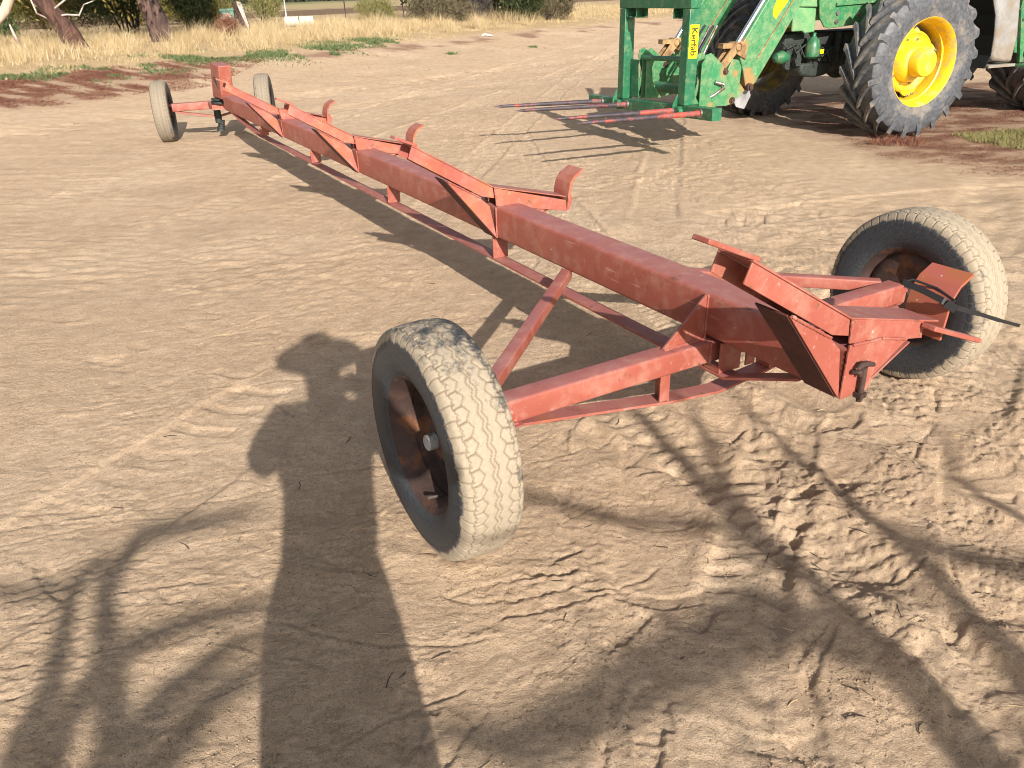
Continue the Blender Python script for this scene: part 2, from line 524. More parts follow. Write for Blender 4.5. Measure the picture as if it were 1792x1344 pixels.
def make_strokes():
    rg = np.random.default_rng(4242)
    out = []
    # pressed-in lug scuffs, two rough directions, in the middle and on the right
    for _ in range(85):
        x = -0.25 + 2.3 * rg.random(); y = 1.15 + 2.6 * rg.random() ** 1.25
        d = [R(-6), R(62), R(98), R(35)][rg.choice(4, p=[0.38, 0.30, 0.17, 0.15])] + R(9) * rg.normal()
        out.append((x, y, d, 0.05 + 0.11 * rg.random(), 0.014 + 0.014 * rg.random(), 0.004 + 0.007 * rg.random() ** 1.5, rg.normal() * 1.6, 1))
    # long thin scrapes running across on the left
    for _ in range(85):
        x = -1.8 + 2.3 * rg.random(); y = 1.15 + 3.0 * rg.random() ** 1.2
        out.append((x, y, R(14) + R(9) * rg.normal(), 0.10 + 0.22 * rg.random(), 0.008 + 0.012 * rg.random(), 0.002 + 0.004 * rg.random() ** 1.5, rg.normal() * 0.6, 1))
    # old prints and dents further off
    for _ in range(420):
        y = 3.2 + 7.0 * rg.random(); x = (-0.75 + 1.5 * rg.random()) * y * 0.95 + 0.2
        out.append((x, y, R(180) * rg.random(), 0.04 + 0.08 * rg.random(), 0.02 + 0.03 * rg.random(), 0.003 + 0.006 * rg.random(), rg.normal(), 0))
    return out
STROKES = make_strokes()

def SCUFF(x, y):
    """flat-floored scuffs with one crisp wall and a low pushed-up rim"""
    acc = np.zeros_like(x)
    if x.ndim == 1:
        for st in STROKES:
            L_ = st[3] + 0.09
            k = np.nonzero((np.abs(x - st[0]) < L_) & (np.abs(y - st[1]) < L_))[0]
            if len(k): acc[k] += _stroke(x[k], y[k], st)
        return acc
    xs = x[0, :]; ys = y[:, 0]
    for st in STROKES:
        L_ = st[3] + 0.09
        i0, i1 = np.searchsorted(xs, (st[0] - L_, st[0] + L_)); j0, j1 = np.searchsorted(ys, (st[1] - L_, st[1] + L_))
        if i1 > i0 and j1 > j0:
            sl = (slice(j0, j1), slice(i0, i1))
            acc[sl] += _stroke(x[sl], y[sl], st)
    return acc

def _stroke(x, y, st):
    px, py, an, hl, hw, dp, cv, kind = st
    ca, sa = cos(an), sin(an)
    dx, dy = x - px, y - py
    s = dx * ca + dy * sa
    t = -dx * sa + dy * ca + cv * s * s
    t = t + 0.010 * perlin(x * 14, y * 14, 5) + 0.004 * perlin(x * 45, y * 45, 6)
    t = -t if ca > 0 else t                      # the steep wall is the one nearer the camera
    e0, e1 = (min(1.5 * hw, 0.030), 0.005) if kind else (0.03, 0.012)
    ins = sstep(-hw, -hw + e0, t) * (1 - sstep(hw - e1, hw, t)) * sstep(-hl, -hl + 0.02, s) * (1 - sstep(hl - 0.02, hl, s))
    rim = np.exp(-((t - hw - 0.007) / 0.007) ** 2) * sstep(-hl, -hl + 0.03, s) * (1 - sstep(hl - 0.03, hl, s))
    return -dp * ins * (0.55 + 0.45 * (t + hw) / (2 * hw)) + 0.22 * dp * rim

# fine-treaded wheel tracks leading off across the yard: start, heading, bend, half width, length, tread pitch
TRACKS = [((0.95, 3.5), 100, -0.010, 0.13, 8.5, 0.055), ((-0.75, 6.0), 80, -0.0022, 0.20, 46, 0.11), ((1.1, 5.7), 78, -0.0020, 0.20, 46, 0.11),
          ((-3.3, 4.8), 73, -0.002, 0.20, 34, 0.13), ((-4.9, 5.5), 72, -0.002, 0.20, 34, 0.13), ((2.5, 4.4), 38, 0.02, 0.19, 7.5, 0.10), ((1.75, 2.6), 52, 0.03, 0.17, 6.0, 0.075), ((1.30, 1.1), 112, 0.02, 0.15, 2.6, 0.075), ((0.35, 1.1), 62, 0.03, 0.14, 2.2, 0.09)]
def tracks(x, y):
    """height and compaction (0..1) of the wheel tracks"""
    h = np.zeros_like(x); c = np.zeros_like(x)
    for k, (p0, an, bend, hw, ln, pitch) in enumerate(TRACKS):
        ca, sa = cos(R(an)), sin(R(an))
        dx, dy = x - p0[0], y - p0[1]
        s = dx * ca + dy * sa
        t = -dx * sa + dy * ca - bend * s * np.abs(s)
        sel = np.nonzero(((np.abs(t) < hw * 1.6) & (s > 0) & (s < ln)).ravel())[0]
        if not len(sel): continue
        s_ = s.ravel()[sel]; t_ = t.ravel()[sel]; x_ = x.ravel()[sel]; y_ = y.ravel()[sel]
        t_ = t_ + 0.025 * perlin(x_ * 3, y_ * 3, 700 + k)
        a = np.abs(t_)
        m = sstep(0, 0.4, s_) * (1 - sstep(ln * 0.7, ln, s_)) * (0.35 + 0.65 * sstep(-0.25, 0.15, fbm(x_, y_, 0.8, 3, 720 + k)))
        ins = 1 - sstep(hw * 0.82, hw, a)
        zz = np.abs(np.mod((s_ + 0.35 * a + 0.02 * perlin(x_ * 5, y_ * 5, 740 + k)) / pitch, 1.0) - 0.5) * 2
        tread = sstep(0.35, 0.60, zz) * (0.4 + 0.6 * (a > 0.03))
        q = m * (-0.008 * ins + 0.008 * np.exp(-((a - hw * 1.08) / 0.03) ** 2) + 0.0075 * ins * (tread - 0.5))
        h.ravel()[sel] += q
        c.ravel()[sel] = np.maximum(c.ravel()[sel], m * ins)
    return h, c

def ground_h(x, y):
    h = terrain_z(x, y)
    near = 1 - sstep(9.0, 16.0, np.hypot(x, y))
    fade = 1 - sstep(3.5, 8.0, y)                      # crusty detail of the trampled foreground
    h = h + 0.014 * fbm(x, y, 1.1, 3, 1) + 0.05 * fbm(x, y, 6.0, 2, 2) * near * sstep(3, 7, y)
    h = h + 0.05 * fbm(x, y, 2.4, 3, 23) * sstep(10, 15, np.hypot(x, y)) * (1 - sstep(30, 60, np.hypot(x, y)))
    # dragged, layered crust: irregular little steps running across
    wx = 0.10 * fbm(x, y, 0.45, 3, 31); wy = 0.10 * fbm(x + 7, y, 0.35, 3, 33)
    for k, (sl, lam, amp, sd) in enumerate(((0.16, 0.15, 0.0030, 3), (-0.30, 0.24, 0.0032, 8), (0.45, 0.33, 0.0030, 13))):
        q = (y + sl * x + wy * 1.3 + wx * 0.4) / lam
        fr = q - np.floor(q)
        saw = fr * (1 - sstep(0.92, 0.985, fr)) - 0.4
        row = np.floor(q).astype(np.int64)
        hh = _hash(row, np.zeros_like(row), sd)
        seg = sstep(-0.02, 0.22, fbm(x * 0.55 + hh * 31, y * 0.8 + hh * 17, 0.42, 3, sd + 4) + 0.35 * (hh - 0.45))
        left = 1 - 0.55 * sstep(0.1, 0.9, x)
        h = h + amp * saw * seg * (0.16 + 0.84 * (1 - sstep(2.4, 4.6, y))) * left * near
    # flaking crust: thin broken ledges
    for (ax_, ay_, sc_, K, st_, sd) in ((1.0, 2.2, 0.62, 9.0, 0.0046, 131), (1.0, 1.3, 0.40, 6.0, 0.0050, 137), (0.7, 2.8, 0.8, 12.0, 0.0032, 139)):
        q = K * fbm(x * ax_ + 0.3 * y, y * ay_, sc_, 5, sd, 0.55)
        fr = q - np.floor(q)
        ms = sstep(-0.12, 0.25, fbm(x, y, 0.5, 3, sd + 2)) * (0.06 + 0.94 * (1 - sstep(2.2, 4.2, y))) * near
        h = h + 1.10 * st_ * (sstep(0.0, 0.09, fr) - 0.6 * fr) * ms
    h = h + SCUFF(x, y)
    h = h + tracks(np.ascontiguousarray(x), np.ascontiguousarray(y))[0]
    # wheel prints
    t1 = sstep(1.0, 1.2, y) * (1 - sstep(4.2, 5.0, y))
    h = h + t1 * lug_track(x, y, (0.42, 1.0), R(80), 0.56, 0.185, 0.25, 0.36, 0.55, -1.9, 0.007, 41, ln=(0, 2.1))
    h = h + t1 * lug_track(x, y, (1.15, 1.0), R(63), 0.50, 0.17, 0.23, 0.35, 0.75, -1.2, 0.009, 47, ln=(0.0, 1.7))
    h = h + lug_track(x, y, (-2.0, 1.2), R(64), 0.6, 0.20, 0.27, 0.33, 0.65, -1.4, 0.009, 53, ln=(0, 3.0))
    h = h + lug_track(x, y, (1.9, 3.9), R(48), 0.55, 0.15, 0.25, 0.42, 0.8, -1.0, 0.016, 61, ln=(0, 4.5))
    h = h + lug_track(x, y, (3.0, 6.2), R(12), 0.5, 0.16, 0.24, 0.42, 0.8, -1.0, 0.013, 67, ln=(-1.5, 3.5))
    h = h + lug_track(x, y, (-6.6, 11.2), R(50), 0.6, 0.22, 0.28, 0.42, 0.8, -1.0, 0.035, 73, ln=(-2, 22))
    h = h + lug_track(x, y, (-5.0, 10.6), R(50), 0.6, 0.22, 0.28, 0.42, 0.8, -1.0, 0.020, 77, ln=(0, 22))
    # long wheel ruts on the right, running away from the camera to the left
    for (px, py, an, d, wd, sd) in ((1.0, 1.9, 118, 0.030, 0.10, 81), (1.28, 1.9, 116, 0.024, 0.06, 83), (0.82, 1.9, 122, 0.018, 0.05, 85), (1.75, 2.2, 120, 0.028, 0.09, 87)):
        ca, sa = cos(R(an)), sin(R(an))
        tt = -(x - px) * sa + (y - py) * ca + 0.04 * fbm(x, y, 0.5, 3, sd)
        ss = (x - px) * ca + (y - py) * sa
        m = sstep(-1.0, -0.6, ss) * (1 - sstep(0.9, 1.5, ss)) * sstep(-0.35, 0.05, fbm(x, y, 0.5, 2, sd + 1))
        h = h + m * (-d * np.exp(-(tt / wd) ** 2) + 0.6 * d * np.exp(-((np.abs(tt) - 1.9 * wd) / (0.6 * wd)) ** 2))
    # boot prints
    for (px, py, an, sz) in ((1.10, 2.27, 20, 0.6), (0.31, 1.30, 80, 0.5), (1.35, 2.75, 40, 0.55), (-0.27, 1.36, 84, 0.35)):
        ca, sa = cos(R(an)), sin(R(an))
        s = (x - px) * ca + (y - py) * sa; t = -(x - px) * sa + (y - py) * ca
        rr = np.sqrt((s / 0.15) ** 2 + (t / (0.052 + 0.012 * np.sign(s))) ** 2)
        ins = 1 - sstep(0.88, 1.0, rr)
        rim = np.exp(-((rr - 1.12) / 0.12) ** 2)
        cl = (np.mod(s, 0.034) < 0.016) & (np.abs(np.abs(t) - 0.024) < 0.019)
        h = h + sz * (-0.014 * ins + 0.006 * rim - 0.005 * ins * cl)
    # loose clods and churned dirt, strongest on the right
    mr = sstep(0.25, 1.3, x + 0.25 * fbm(x, y, 0.5, 2, 91)) * (1 - sstep(4.5, 7.5, y))
    patch = sstep(0.02, 0.40, fbm(x, y, 0.40, 3, 93) + 0.20 * mr)
    r1 = np.abs(fbm(x, y, 0.075, 3, 95)); r2 = np.abs(fbm(x, y, 0.032, 2, 97))
    h = h + near * fade * patch * (0.016 * r1 + 0.012 * r2) * (0.55 + 0.65 * mr)
    h = h + mr * near * 0.040 * fbm(x + 0.5 * y, 0.5 * y, 0.36, 3, 99)
    h = h + near * 0.0035 * fbm(x, y, 0.035, 2, 101) * (0.4 + 0.6 * fade)
    mid = sstep(3.0, 5.0, y) * (1 - sstep(14, 26, y))
    h = h + mid * 0.020 * fbm(x, y * 1.6, 0.16, 4, 103, 0.6) * sstep(-0.25, 0.3, fbm(x, y, 1.4, 2, 105))
    h = h + mid * 0.018 * np.maximum(0, fbm(x, y, 0.30, 3, 107)) * sstep(6, 10, y)
    pm = sstep(0.0, 0.35, fbm(x, y, 0.9, 4, 151))
    h = h + mid * pm * (0.016 * np.abs(fbm(x, y, 0.10, 3, 153)) + 0.010 * np.abs(fbm(x, y, 0.05, 2, 155)))
    # tyres have settled in
    for (px, py) in ((-0.23, 2.08), (1.79, 3.21)):
        d = np.hypot((x - px) * 1.0, (y - py) * 1.0)
        h = h + 0.005 * (1 - sstep(0.15, 0.5, d)) + 0.012 * np.exp(-((d - 0.17) / 0.06) ** 2) * (0.6 + 0.6 * perlin(x * 9, y * 9, 777))
    return h

def spaced(lo, fine0, fine1, hi, st, g0, g1):
    a = [fine0]
    while a[-1] < fine1: a.append(a[-1] + st)
    s = st
    while a[-1] < hi:
        s *= g1; a.append(a[-1] + s)
    b = []; s = st; p = fine0
    while p > lo:
        s *= g0; p -= s; b.append(p)
    return np.array(b[::-1] + a)

def build_ground():
    xs = spaced(-900, -1.7, 2.3, 900, 0.0075, 1.034, 1.034)
    ys = [1.05]
    while ys[-1] < 40: ys.append(ys[-1] + max(0.0065, 0.0046 * ys[-1] - 0.002))
    s = ys[-1] - ys[-2]
    while ys[-1] < 1600: s *= 1.07; ys.append(ys[-1] + s)
    yb = []; s = 0.0075; p = 1.05
    while p > -40: s *= 1.10; p -= s; yb.append(p)
    ys = np.array(yb[::-1] + ys)
    X, Y = np.meshgrid(xs, ys)
    Z = ground_h(X, Y)
    n, m = X.shape
    V = np.stack([X, Y, Z], -1).reshape(-1, 3)
    I = np.arange(n * m).reshape(n, m)
    F = np.stack([I[:-1, :-1], I[:-1, 1:], I[1:, 1:], I[1:, :-1]], -1).reshape(-1, 4)
    me = np_mesh("ground", V, F)
    me.polygons.foreach_set("use_smooth", np.ones(len(F), bool))
    # ground cover colour zones (what lies on the dirt)
    x, y = V[:, 0].astype(float), V[:, 1].astype(float)
    s = S_of(x, y) + 0.5 * fbm(x, y, 1.3, 3, 201) + 0.25 * fbm(x, y, 0.3, 2, 203)
    col = np.tile(np.array([0.545, 0.405, 0.280]), (len(x), 1))
    pale = sstep(-0.1, 0.35, fbm(x, y, 1.6, 4, 205))[:, None]
    col = col * (1 - 0.5 * pale) + np.array([0.600, 0.460, 0.330]) * 0.5 * pale
    dk = sstep(0.08, 0.45, fbm(x, y, 0.9, 4, 207))[:, None]
    col = col * (1 - 0.30 * dk) + np.array([0.41, 0.298, 0.198]) * 0.30 * dk
    cm = tracks(x, y)[1][:, None]
    col = col * (1 - 0.30 * cm) + np.array([0.60, 0.475, 0.34]) * 0.30 * cm
    def put(mask, c, a=1.0):
        nonlocal col
        k = (mask * a)[:, None]
        col = col * (1 - k) + np.array(c) * k
    lx = 1 - sstep(-6.6, -5.4, x + 0.5 * fbm(x, y, 0.8, 2, 209))
    red = sstep(13.2, 14.3, s) * (1 - sstep(16.2, 16.8, s)) * lx
    streak = sstep(-0.22, 0.25, fbm(x - 0.6 * y, (y + 0.6 * x) * 3.0, 1.2, 4, 211))
    put(red * (0.25 + 0.75 * streak), (0.165, 0.070, 0.048), 0.95)
    red2 = sstep(15.0, 15.4, s) * (1 - sstep(15.8, 16.3, s)) * (1 - lx) * sstep(-0.1, 0.3, fbm(x, y, 1.5, 3, 213))
    put(red2, (0.22, 0.11, 0.08), 0.7)
    put(sstep(16.0, 17.0, s) * (1 - sstep(40, 44, s)), (0.46, 0.345, 0.20), 0.9)
    put(sstep(41, 44, s) * (1 - sstep(66, 72, s)), (0.20, 0.135, 0.085))
    put(sstep(66, 76, s), (0.42, 0.34, 0.19))
    put(sstep(150, 170, s) * (1 - sstep(480, 520, s)) * sstep(-0.2, 0.1, fbm(x, y * 0.5, 60, 2, 215)), (0.15, 0.21, 0.07))
    put(sstep(520, 600, s), (0.07, 0.075, 0.05))
    # red weeds and leaf litter round the tractor
    d1 = (x - 3.7) * 0.80 + (y - 9.0) * 0.10 + 0.6 * fbm(x, y, 0.9, 3, 217)
    d2 = 7.0 - (8.95 - y) * 2.9 + (x - 4.0) * 0.8
    rt = sstep(-0.3, 0.9, d1) * sstep(0.0, 1.2, (y - 6.7) + 0.55 * (x - 4.6) + 0.5 * fbm(x, y, 0.8, 3, 219)) * (1 - sstep(11.8, 13.0, y - 0.25 * x))
    tx = sstep(-0.25, 0.25, fbm(x, y * 1.5, 0.5, 4, 221))
    put(rt * (0.45 + 0.55 * tx), (0.175, 0.090, 0.062), 0.95)
    a = me.color_attributes.new("cover", 'FLOAT_COLOR', 'POINT')
    a.data.foreach_set("color", np.concatenate([col, np.ones((len(x), 1))], 1).astype(np.float32).ravel())
    m_, t, b, N, L = nmat("sandy_dirt")
    at = N.new("ShaderNodeAttribute"); at.attribute_name = "cover"
    n1 = noise(t, 9, 6, 0.65); n2 = noise(t, 55, 6, 0.78); n3 = noise(t, 300, 3, 0.6)
    c = mix(t, ramp(t, n1.outputs[0], [(0.35, 0.0), (0.7, 0.55)]).outputs[0], at.outputs['Color'], (0.60, 0.56, 0.52), 'MULTIPLY')
    c = mix(t, 0.40, c, ramp(t, n2.outputs[0], [(0.3, (0.55, 0.52, 0.48)), (0.72, (1.35, 1.33, 1.3))]).outputs[0], 'MULTIPLY')
    c = mix(t, 0.45, c, ramp(t, n3.outputs[0], [(0.32, (0.32, 0.30, 0.28)), (0.5, (1, 1, 1)), (0.72, (1.5, 1.48, 1.45))]).outputs[0], 'MULTIPLY')
    n4 = noise(t, 95, 2, 0.5); n5 = noise(t, 3.5, 4, 0.6)
    pit = ramp(t, n4.outputs[0], [(0.30, 0.0), (0.39, 1.0)]).outputs[0]
    c = mix(t, ramp(t, n5.outputs[0], [(0.35, 0.15), (0.6, 0.75)]).outputs[0], c, mix(t, pit, (0.50, 0.47, 0.44), (1.0, 1.0, 1.0)), 'MULTIPLY')
    L.new(c, b.inputs['Base Color'])
    b.inputs['Roughness'].default_value = 1.0
    b.inputs['Specular IOR Level'].default_value = 0.1
    p = bump(t, b, n2.outputs[0], 1.0, 0.009)
    p = bump(t, b, n3.outputs[0], 0.9, 0.003, prev=p)
    p = bump(t, b, pit, 0.5, 0.004, prev=p)
    bump(t, b, n1.outputs[0], 0.25, 0.02, prev=p)
    o = link("ground", me, m_, smooth=0)
    tag(o, "sandy trampled dirt yard with wheel prints and boot marks", "ground", kind='structure')
    return o
build_ground()

def gz(x, y):
    return float(ground_h(np.array([x], float), np.array([y], float))[0])

# loose crumbs of dirt and pebbles
def stones(name, n, region, size, mat, label, cat, seed, flat=0.7):
    rng = np.random.default_rng(seed)
    V = []; F = []
    ico = [(0, 0, 1), (0.9, 0, 0.1), (0.28, 0.85, 0.2), (-0.72, 0.53, 0.0), (-0.72, -0.53, 0.2), (0.28, -0.85, 0.1), (0.1, 0.1, -0.8)]
    tri = [(0, 1, 2), (0, 2, 3), (0, 3, 4), (0, 4, 5), (0, 5, 1), (6, 2, 1), (6, 3, 2), (6, 4, 3), (6, 5, 4), (6, 1, 5)]
    ico = np.array(ico)
    x, y = region(rng, n)
    z = ground_h(x, y)
    sz = size[0] * (size[1] / size[0]) ** (rng.random(n) ** 2.2)
    for i in range(n):
        a = rng.random() * 6.28
        q = ico * (1 + 0.35 * (rng.random((7, 3)) - 0.5))
        q = q * np.array([1, 0.6 + 0.4 * rng.random(), flat])
        q = np.stack([q[:, 0] * cos(a) - q[:, 1] * sin(a), q[:, 0] * sin(a) + q[:, 1] * cos(a), q[:, 2]], 1) * sz[i]
        V.append(q + np.array([x[i], y[i], z[i] + 0.35 * sz[i] * flat]))
        F.append(np.array(tri) + 7 * i)
    me = np_mesh(name, np.concatenate(V), np.concatenate(F))
    o = link(name, me, mat, smooth=0)
    return tag(o, label, cat, kind='stuff')
M['clod'] = simple("dry_dirt_clod", (0.30, 0.222, 0.148), 1.0, 0, 0.25, 30, 0.4, spec=0.1)
M['pebble'] = simple("pale_pebble", (0.50, 0.44, 0.36), 0.9, 0, 0.3, 25, 0, (0.30, 0.20, 0.13), 0.4, 20)

def near_reg(rng, n):
    N_ = n * 5
    y = 1.1 + 3.6 * rng.random(N_) ** 1.6
    x = (-0.75 + 1.6 * rng.random(N_) ** 0.8) * (0.75 + 0.55 * y)
    k = fbm(x, y, 0.35, 3, 171) + 0.25 * rng.random(N_)
    o = np.argsort(-k)[:int(n * 1.6)]
    rng.shuffle(o)
    o = o[:n]
    return x[o], y[o]
stones("dirt_crumbs", 16000, near_reg, (0.0009, 0.0052), M['clod'], "small crumbs of dry dirt strewn over the near ground", "dirt crumbs", 5)
stones("pebbles", 110, near_reg, (0.002, 0.006), M['pebble'], "tiny pale pebbles lying on the near ground", "pebbles", 6)
def edge_reg(rng, n):
    u = rng.random(n)
    s = 13.6 + 2.4 * rng.normal(size=n) * 0.45
    al = -6 + 34 * u ** 1.3                      # along the verge
    # invert s=-.8x+.6y, along = .6x+.8y
    x = -0.8 * s + 0.6 * (al + 8.0); y = 0.6 * s + 0.8 * (al + 8.0)
    return x, y
stones("dirt_clods", 90, edge_reg, (0.012, 0.06), M['clod'], "bigger dirt clods thrown up along the grassy verge", "dirt clods", 8)

# bits of straw and twig blown over the dirt
def bits(name, n, mat, ln, seed, label, cat):
    rg = np.random.default_rng(seed)
    x, y = near_reg(rg, n)
    x = x + 0.25 * rg.normal(size=n); y = np.maximum(1.1, y + 0.35 * rg.normal(size=n))
    z = ground_h(x, y)
    m = MB()
    for i in range(n):
        a = rg.random() * 6.28; L_ = ln * (0.4 + rg.random()); r = L_ * 0.018 + 0.0005
        b_ = 0.25 * L_ * (rg.random() - 0.5)
        p = [(x[i] - cos(a) * L_ / 2, y[i] - sin(a) * L_ / 2, z[i] + r * 1.2), (x[i] - sin(a) * b_, y[i] + cos(a) * b_, z[i] + r + 0.05 * L_ * rg.random()), (x[i] + cos(a) * L_ / 2, y[i] + sin(a) * L_ / 2, z[i] + r * 1.2)]
        m.tube(p, [r, r, r * 0.6], 5)
    o = m.build(name, mat, None, smooth=60)
    return tag(o, label, cat, kind='stuff')
bits("straw_bits", 170, M['straw'], 0.035, 31, "short bits of dry straw scattered on the near dirt", "straw bits")
bits("twigs", 60, M['darkbark'], 0.045, 32, "little dark twigs scattered on the near dirt", "twigs")

# ------------------------------------------------------------------ comb trailer
TR_HEAD = R(29.099 + 90.0)
trailer = thing("comb_trailer", (0.7808, 2.6454, 0.0), TR_HEAD,
                "long salmon red comb trailer with cradle brackets standing on the dirt", "trailer")

def tyre_mesh(name, Rr, hw, rim_r, nth, nsec, pattern, dustf):
    """grid of revolution about Y; pattern(theta, w) -> groove 0..1 on the tread"""
    prof = [(-0.78, rim_r), (-0.86, rim_r + 0.012), (-0.97, rim_r + 0.04), (-1.0, rim_r + 0.075), (-0.985, Rr - 0.055), (-0.93, Rr - 0.030),
            (-0.86, Rr - 0.0125), (-0.72, Rr - 0.006), (-0.36, Rr - 0.001), (0, Rr), (0.36, Rr - 0.001), (0.72, Rr - 0.006), (0.86, Rr - 0.0125),
            (0.93, Rr - 0.030), (0.985, Rr - 0.055), (1.0, rim_r + 0.075), (0.97, rim_r + 0.04), (0.86, rim_r + 0.012), (0.78, rim_r)]
    pw = np.array([p[0] for p in prof]) * hw; pr = np.array([p[1] for p in prof])
    seg = np.r_[0, np.cumsum(np.hypot(np.diff(pw), np.diff(pr)))]
    # denser samples over the tread
    t0 = np.linspace(0, seg[-1], nsec)
    W = np.interp(t0, seg, pw); Q = np.interp(t0, seg, pr)
    k = np.array([1, 2, 3, 2, 1]) / 9.0
    for _ in range(2):
        W2 = np.convolve(np.pad(W, 2, 'edge'), k, 'valid'); Q2 = np.convolve(np.pad(Q, 2, 'edge'), k, 'valid')
        W[2:-2] = W2[2:-2]; Q[2:-2] = Q2[2:-2]
    th = np.linspace(0, 2 * np.pi, nth, endpoint=False)
    TH, WW = np.meshgrid(th, W, indexing='ij'); QQ = np.tile(Q, (nth, 1))
    g, depth = pattern(TH, WW / hw, QQ)
    RR = QQ - depth
    # load bulge left out; slight unevenness
    RR = RR + 0.0010 * np.sin(TH * 3 + 1)
    rg_ = np.zeros_like(QQ)
    for q0, hh_ in ((Rr - 0.048, 0.0022), (Rr - 0.056, 0.0016), (rim_r + 0.022, 0.002), (rim_r + 0.030, 0.0016)):
        rg_ += hh_ * np.exp(-((QQ - q0) / 0.0022) ** 2)
    WW = WW + np.sign(WW) * rg_ * (np.abs(WW) > 0.5 * hw)
    V = np.stack([RR * np.cos(TH), WW, RR * np.sin(TH)], -1).reshape(-1, 3)
    I = np.arange(nth * nsec).reshape(nth, nsec)
    J = np.roll(I, -1, 0)
    F = np.stack([I[:, :-1], I[:, 1:], J[:, 1:], J[:, :-1]], -1).reshape(-1, 4)
    me = np_mesh(name, V, F)
    me.polygons.foreach_set("use_smooth", np.ones(len(F), bool))
    a = me.attributes.new("groove", 'FLOAT', 'POINT'); a.data.foreach_set("value", g.astype(np.float32).ravel())
    d = dustf(TH, WW / hw, QQ)
    a = me.attributes.new("dust", 'FLOAT', 'POINT'); a.data.foreach_set("value", d.astype(np.float32).ravel())
    return me

def car_pattern(th, w, q):
    NB = 52
    ph = th / (2 * np.pi) * NB
    tri = lambda p: np.abs((p - np.floor(p)) - 0.5) * 4 - 1          # -1..1
    g = np.zeros_like(th)
    lw = 0.022
    for c, amp, off in ((-0.40, 0.075, 0.5), (-0.065, 0.055, 0.25), (0.065, 0.055, 0.25), (0.40, 0.075, 0.0), (-0.70, 0.04, 0.5), (0.70, 0.04, 0.0)):
        d = np.abs(w - (c + amp * tri(ph + off)))
        g = np.maximum(g, 1 - sstep(lw * 0.5, lw * 1.3, d))
    fr = lambda p: np.abs(p - np.round(p))
    lt = 0.075
    m1 = (w > -0.72) & (w < -0.42); g = np.maximum(g, m1 * (1 - sstep(lt * 0.5, lt, fr(ph + 0.5 * (w + 0.40)))))
    m2 = (w > 0.42) & (w < 0.72); g = np.maximum(g, m2 * (1 - sstep(lt * 0.5, lt, fr(ph - 0.5 * (w - 0.40)))))
    m3 = (np.abs(w) > 0.62) & (q > 0.315); g = np.maximum(g, m3 * (1 - sstep(lt * 0.5, lt * 1.0, fr(ph + 0.25 * np.abs(w)))) * 0.85)
    tread = (q > 0.318).astype(float)
    side = (1 - tread)
    depth = 0.0055 * g * tread
    ring = np.exp(-((q - 0.300) / 0.0022) ** 2) * 0.002 + np.exp(-((q - 0.262) / 0.002) ** 2) * 0.0014
    return g * tread * 0.65, depth - ring * 0

def car_dust(th, w, q):
    d = sstep(0.318, 0.356, q) * 1.02
    d = d - 0.46 * np.exp(-((np.angle(np.exp(1j * (th - 1.85))) / 0.90) ** 2)) * sstep(0.34, 0.37, q)      # a rubbed darker patch
    d = d - 0.30 * np.exp(-((w + 0.75) / 0.22) ** 2)
    return d + 0.08 * (q < 0.25) - 0.10

def make_wheel():
    """axle along Y, outer side +Y (dished rim)"""
    rim = MB()
    rim.lathe([(-0.080, 0.222), (-0.074, 0.230), (-0.066, 0.226), (-0.060, 0.214), (-0.040, 0.205), (-0.030, 0.190), (0.020, 0.188), (0.038, 0.204), (0.060, 0.212),
               (0.070, 0.226), (0.078, 0.231), (0.084, 0.224), (0.074, 0.212), (0.052, 0.203), (0.030, 0.190), (-0.020, 0.186), (-0.036, 0.178), (-0.044, 0.160), (-0.042, 0.140), (-0.030, 0.115),
               (-0.026, 0.07), (-0.026, 0.0), (-0.036, 0.0), (-0.040, 0.11), (-0.054, 0.150), (-0.050, 0.180), (-0.040, 0.192), (-0.062, 0.203), (-0.074, 0.212)], 64, 'Y', closed=True)
    wh = rim.build("wheel", M['rust'], None, smooth=40)
    ty = link("tyre", TYRE, M['tyre'], wh, smooth=0)
    hub = MB()
    hub.lathe([(-0.028, 0.0), (-0.028, 0.072), (0.010, 0.066), (0.018, 0.040), (0.018, 0.0)], 32, 'Y')
    for k in range(5):
        a = 2 * pi * k / 5 + 0.3
        hub.lathe([(0.0, 0.0), (0.0, 0.012), (0.022, 0.012), (0.022, 0.006), (0.030, 0.006), (0.030, 0.0)], 6, 'Y', (0.085 * cos(a), -0.029, 0.085 * sin(a)))
    hub.lathe([(-0.10, 0.0), (-0.10, 0.055), (-0.035, 0.06), (-0.035, 0.0)], 24, 'Y')
    hub.build("hub", M['rust'], wh)
    cp = MB(); cp.lathe([(0.015, 0.026), (0.048, 0.026), (0.052, 0.022), (0.052, 0.0)], 24, 'Y'); cp.build("grease_cap", M['capgrey'], wh)
    va = MB(); va.tube([(0.02, 0.034, -0.178), (0.015, 0.070, -0.172)], 0.0045, 8); va.tube([(0.015, 0.070, -0.172), (0.013, 0.083, -0.170)], 0.006, 8)
    va.build("valve", M['steel'], wh)
    return wh

TYRE = tyre_mesh("tyre", 0.3785, 0.1018, 0.222, 900, 120, car_pattern, car_dust)
TYRE2 = TYRE.copy(); TYRE2.materials.append(M['tyre_grey'])
w0 = make_wheel()
for i, (u, v, out, st, spin) in enumerate(((0, 1.155, 1, 0, 0.4), (0, -1.155, -1, 0, -1.6), (9.487, 0.672, 1, R(-13.0), 3.3), (9.487, -0.643, -1, R(-18.0), 4.6))):
    o = w0 if i == 0 else copy_tree(w0)
    if i >= 2:
        [c for c in o.children if c.name.startswith('tyre')][0].data = TYRE2
    o.parent = trailer
    o.location = (u, v, 0.3785)
    o.rotation_mode = 'XYZ'
    if out > 0:
        o.rotation_euler = (0, spin, st)
    else:
        o.rotation_euler = (0, spin, pi + st)

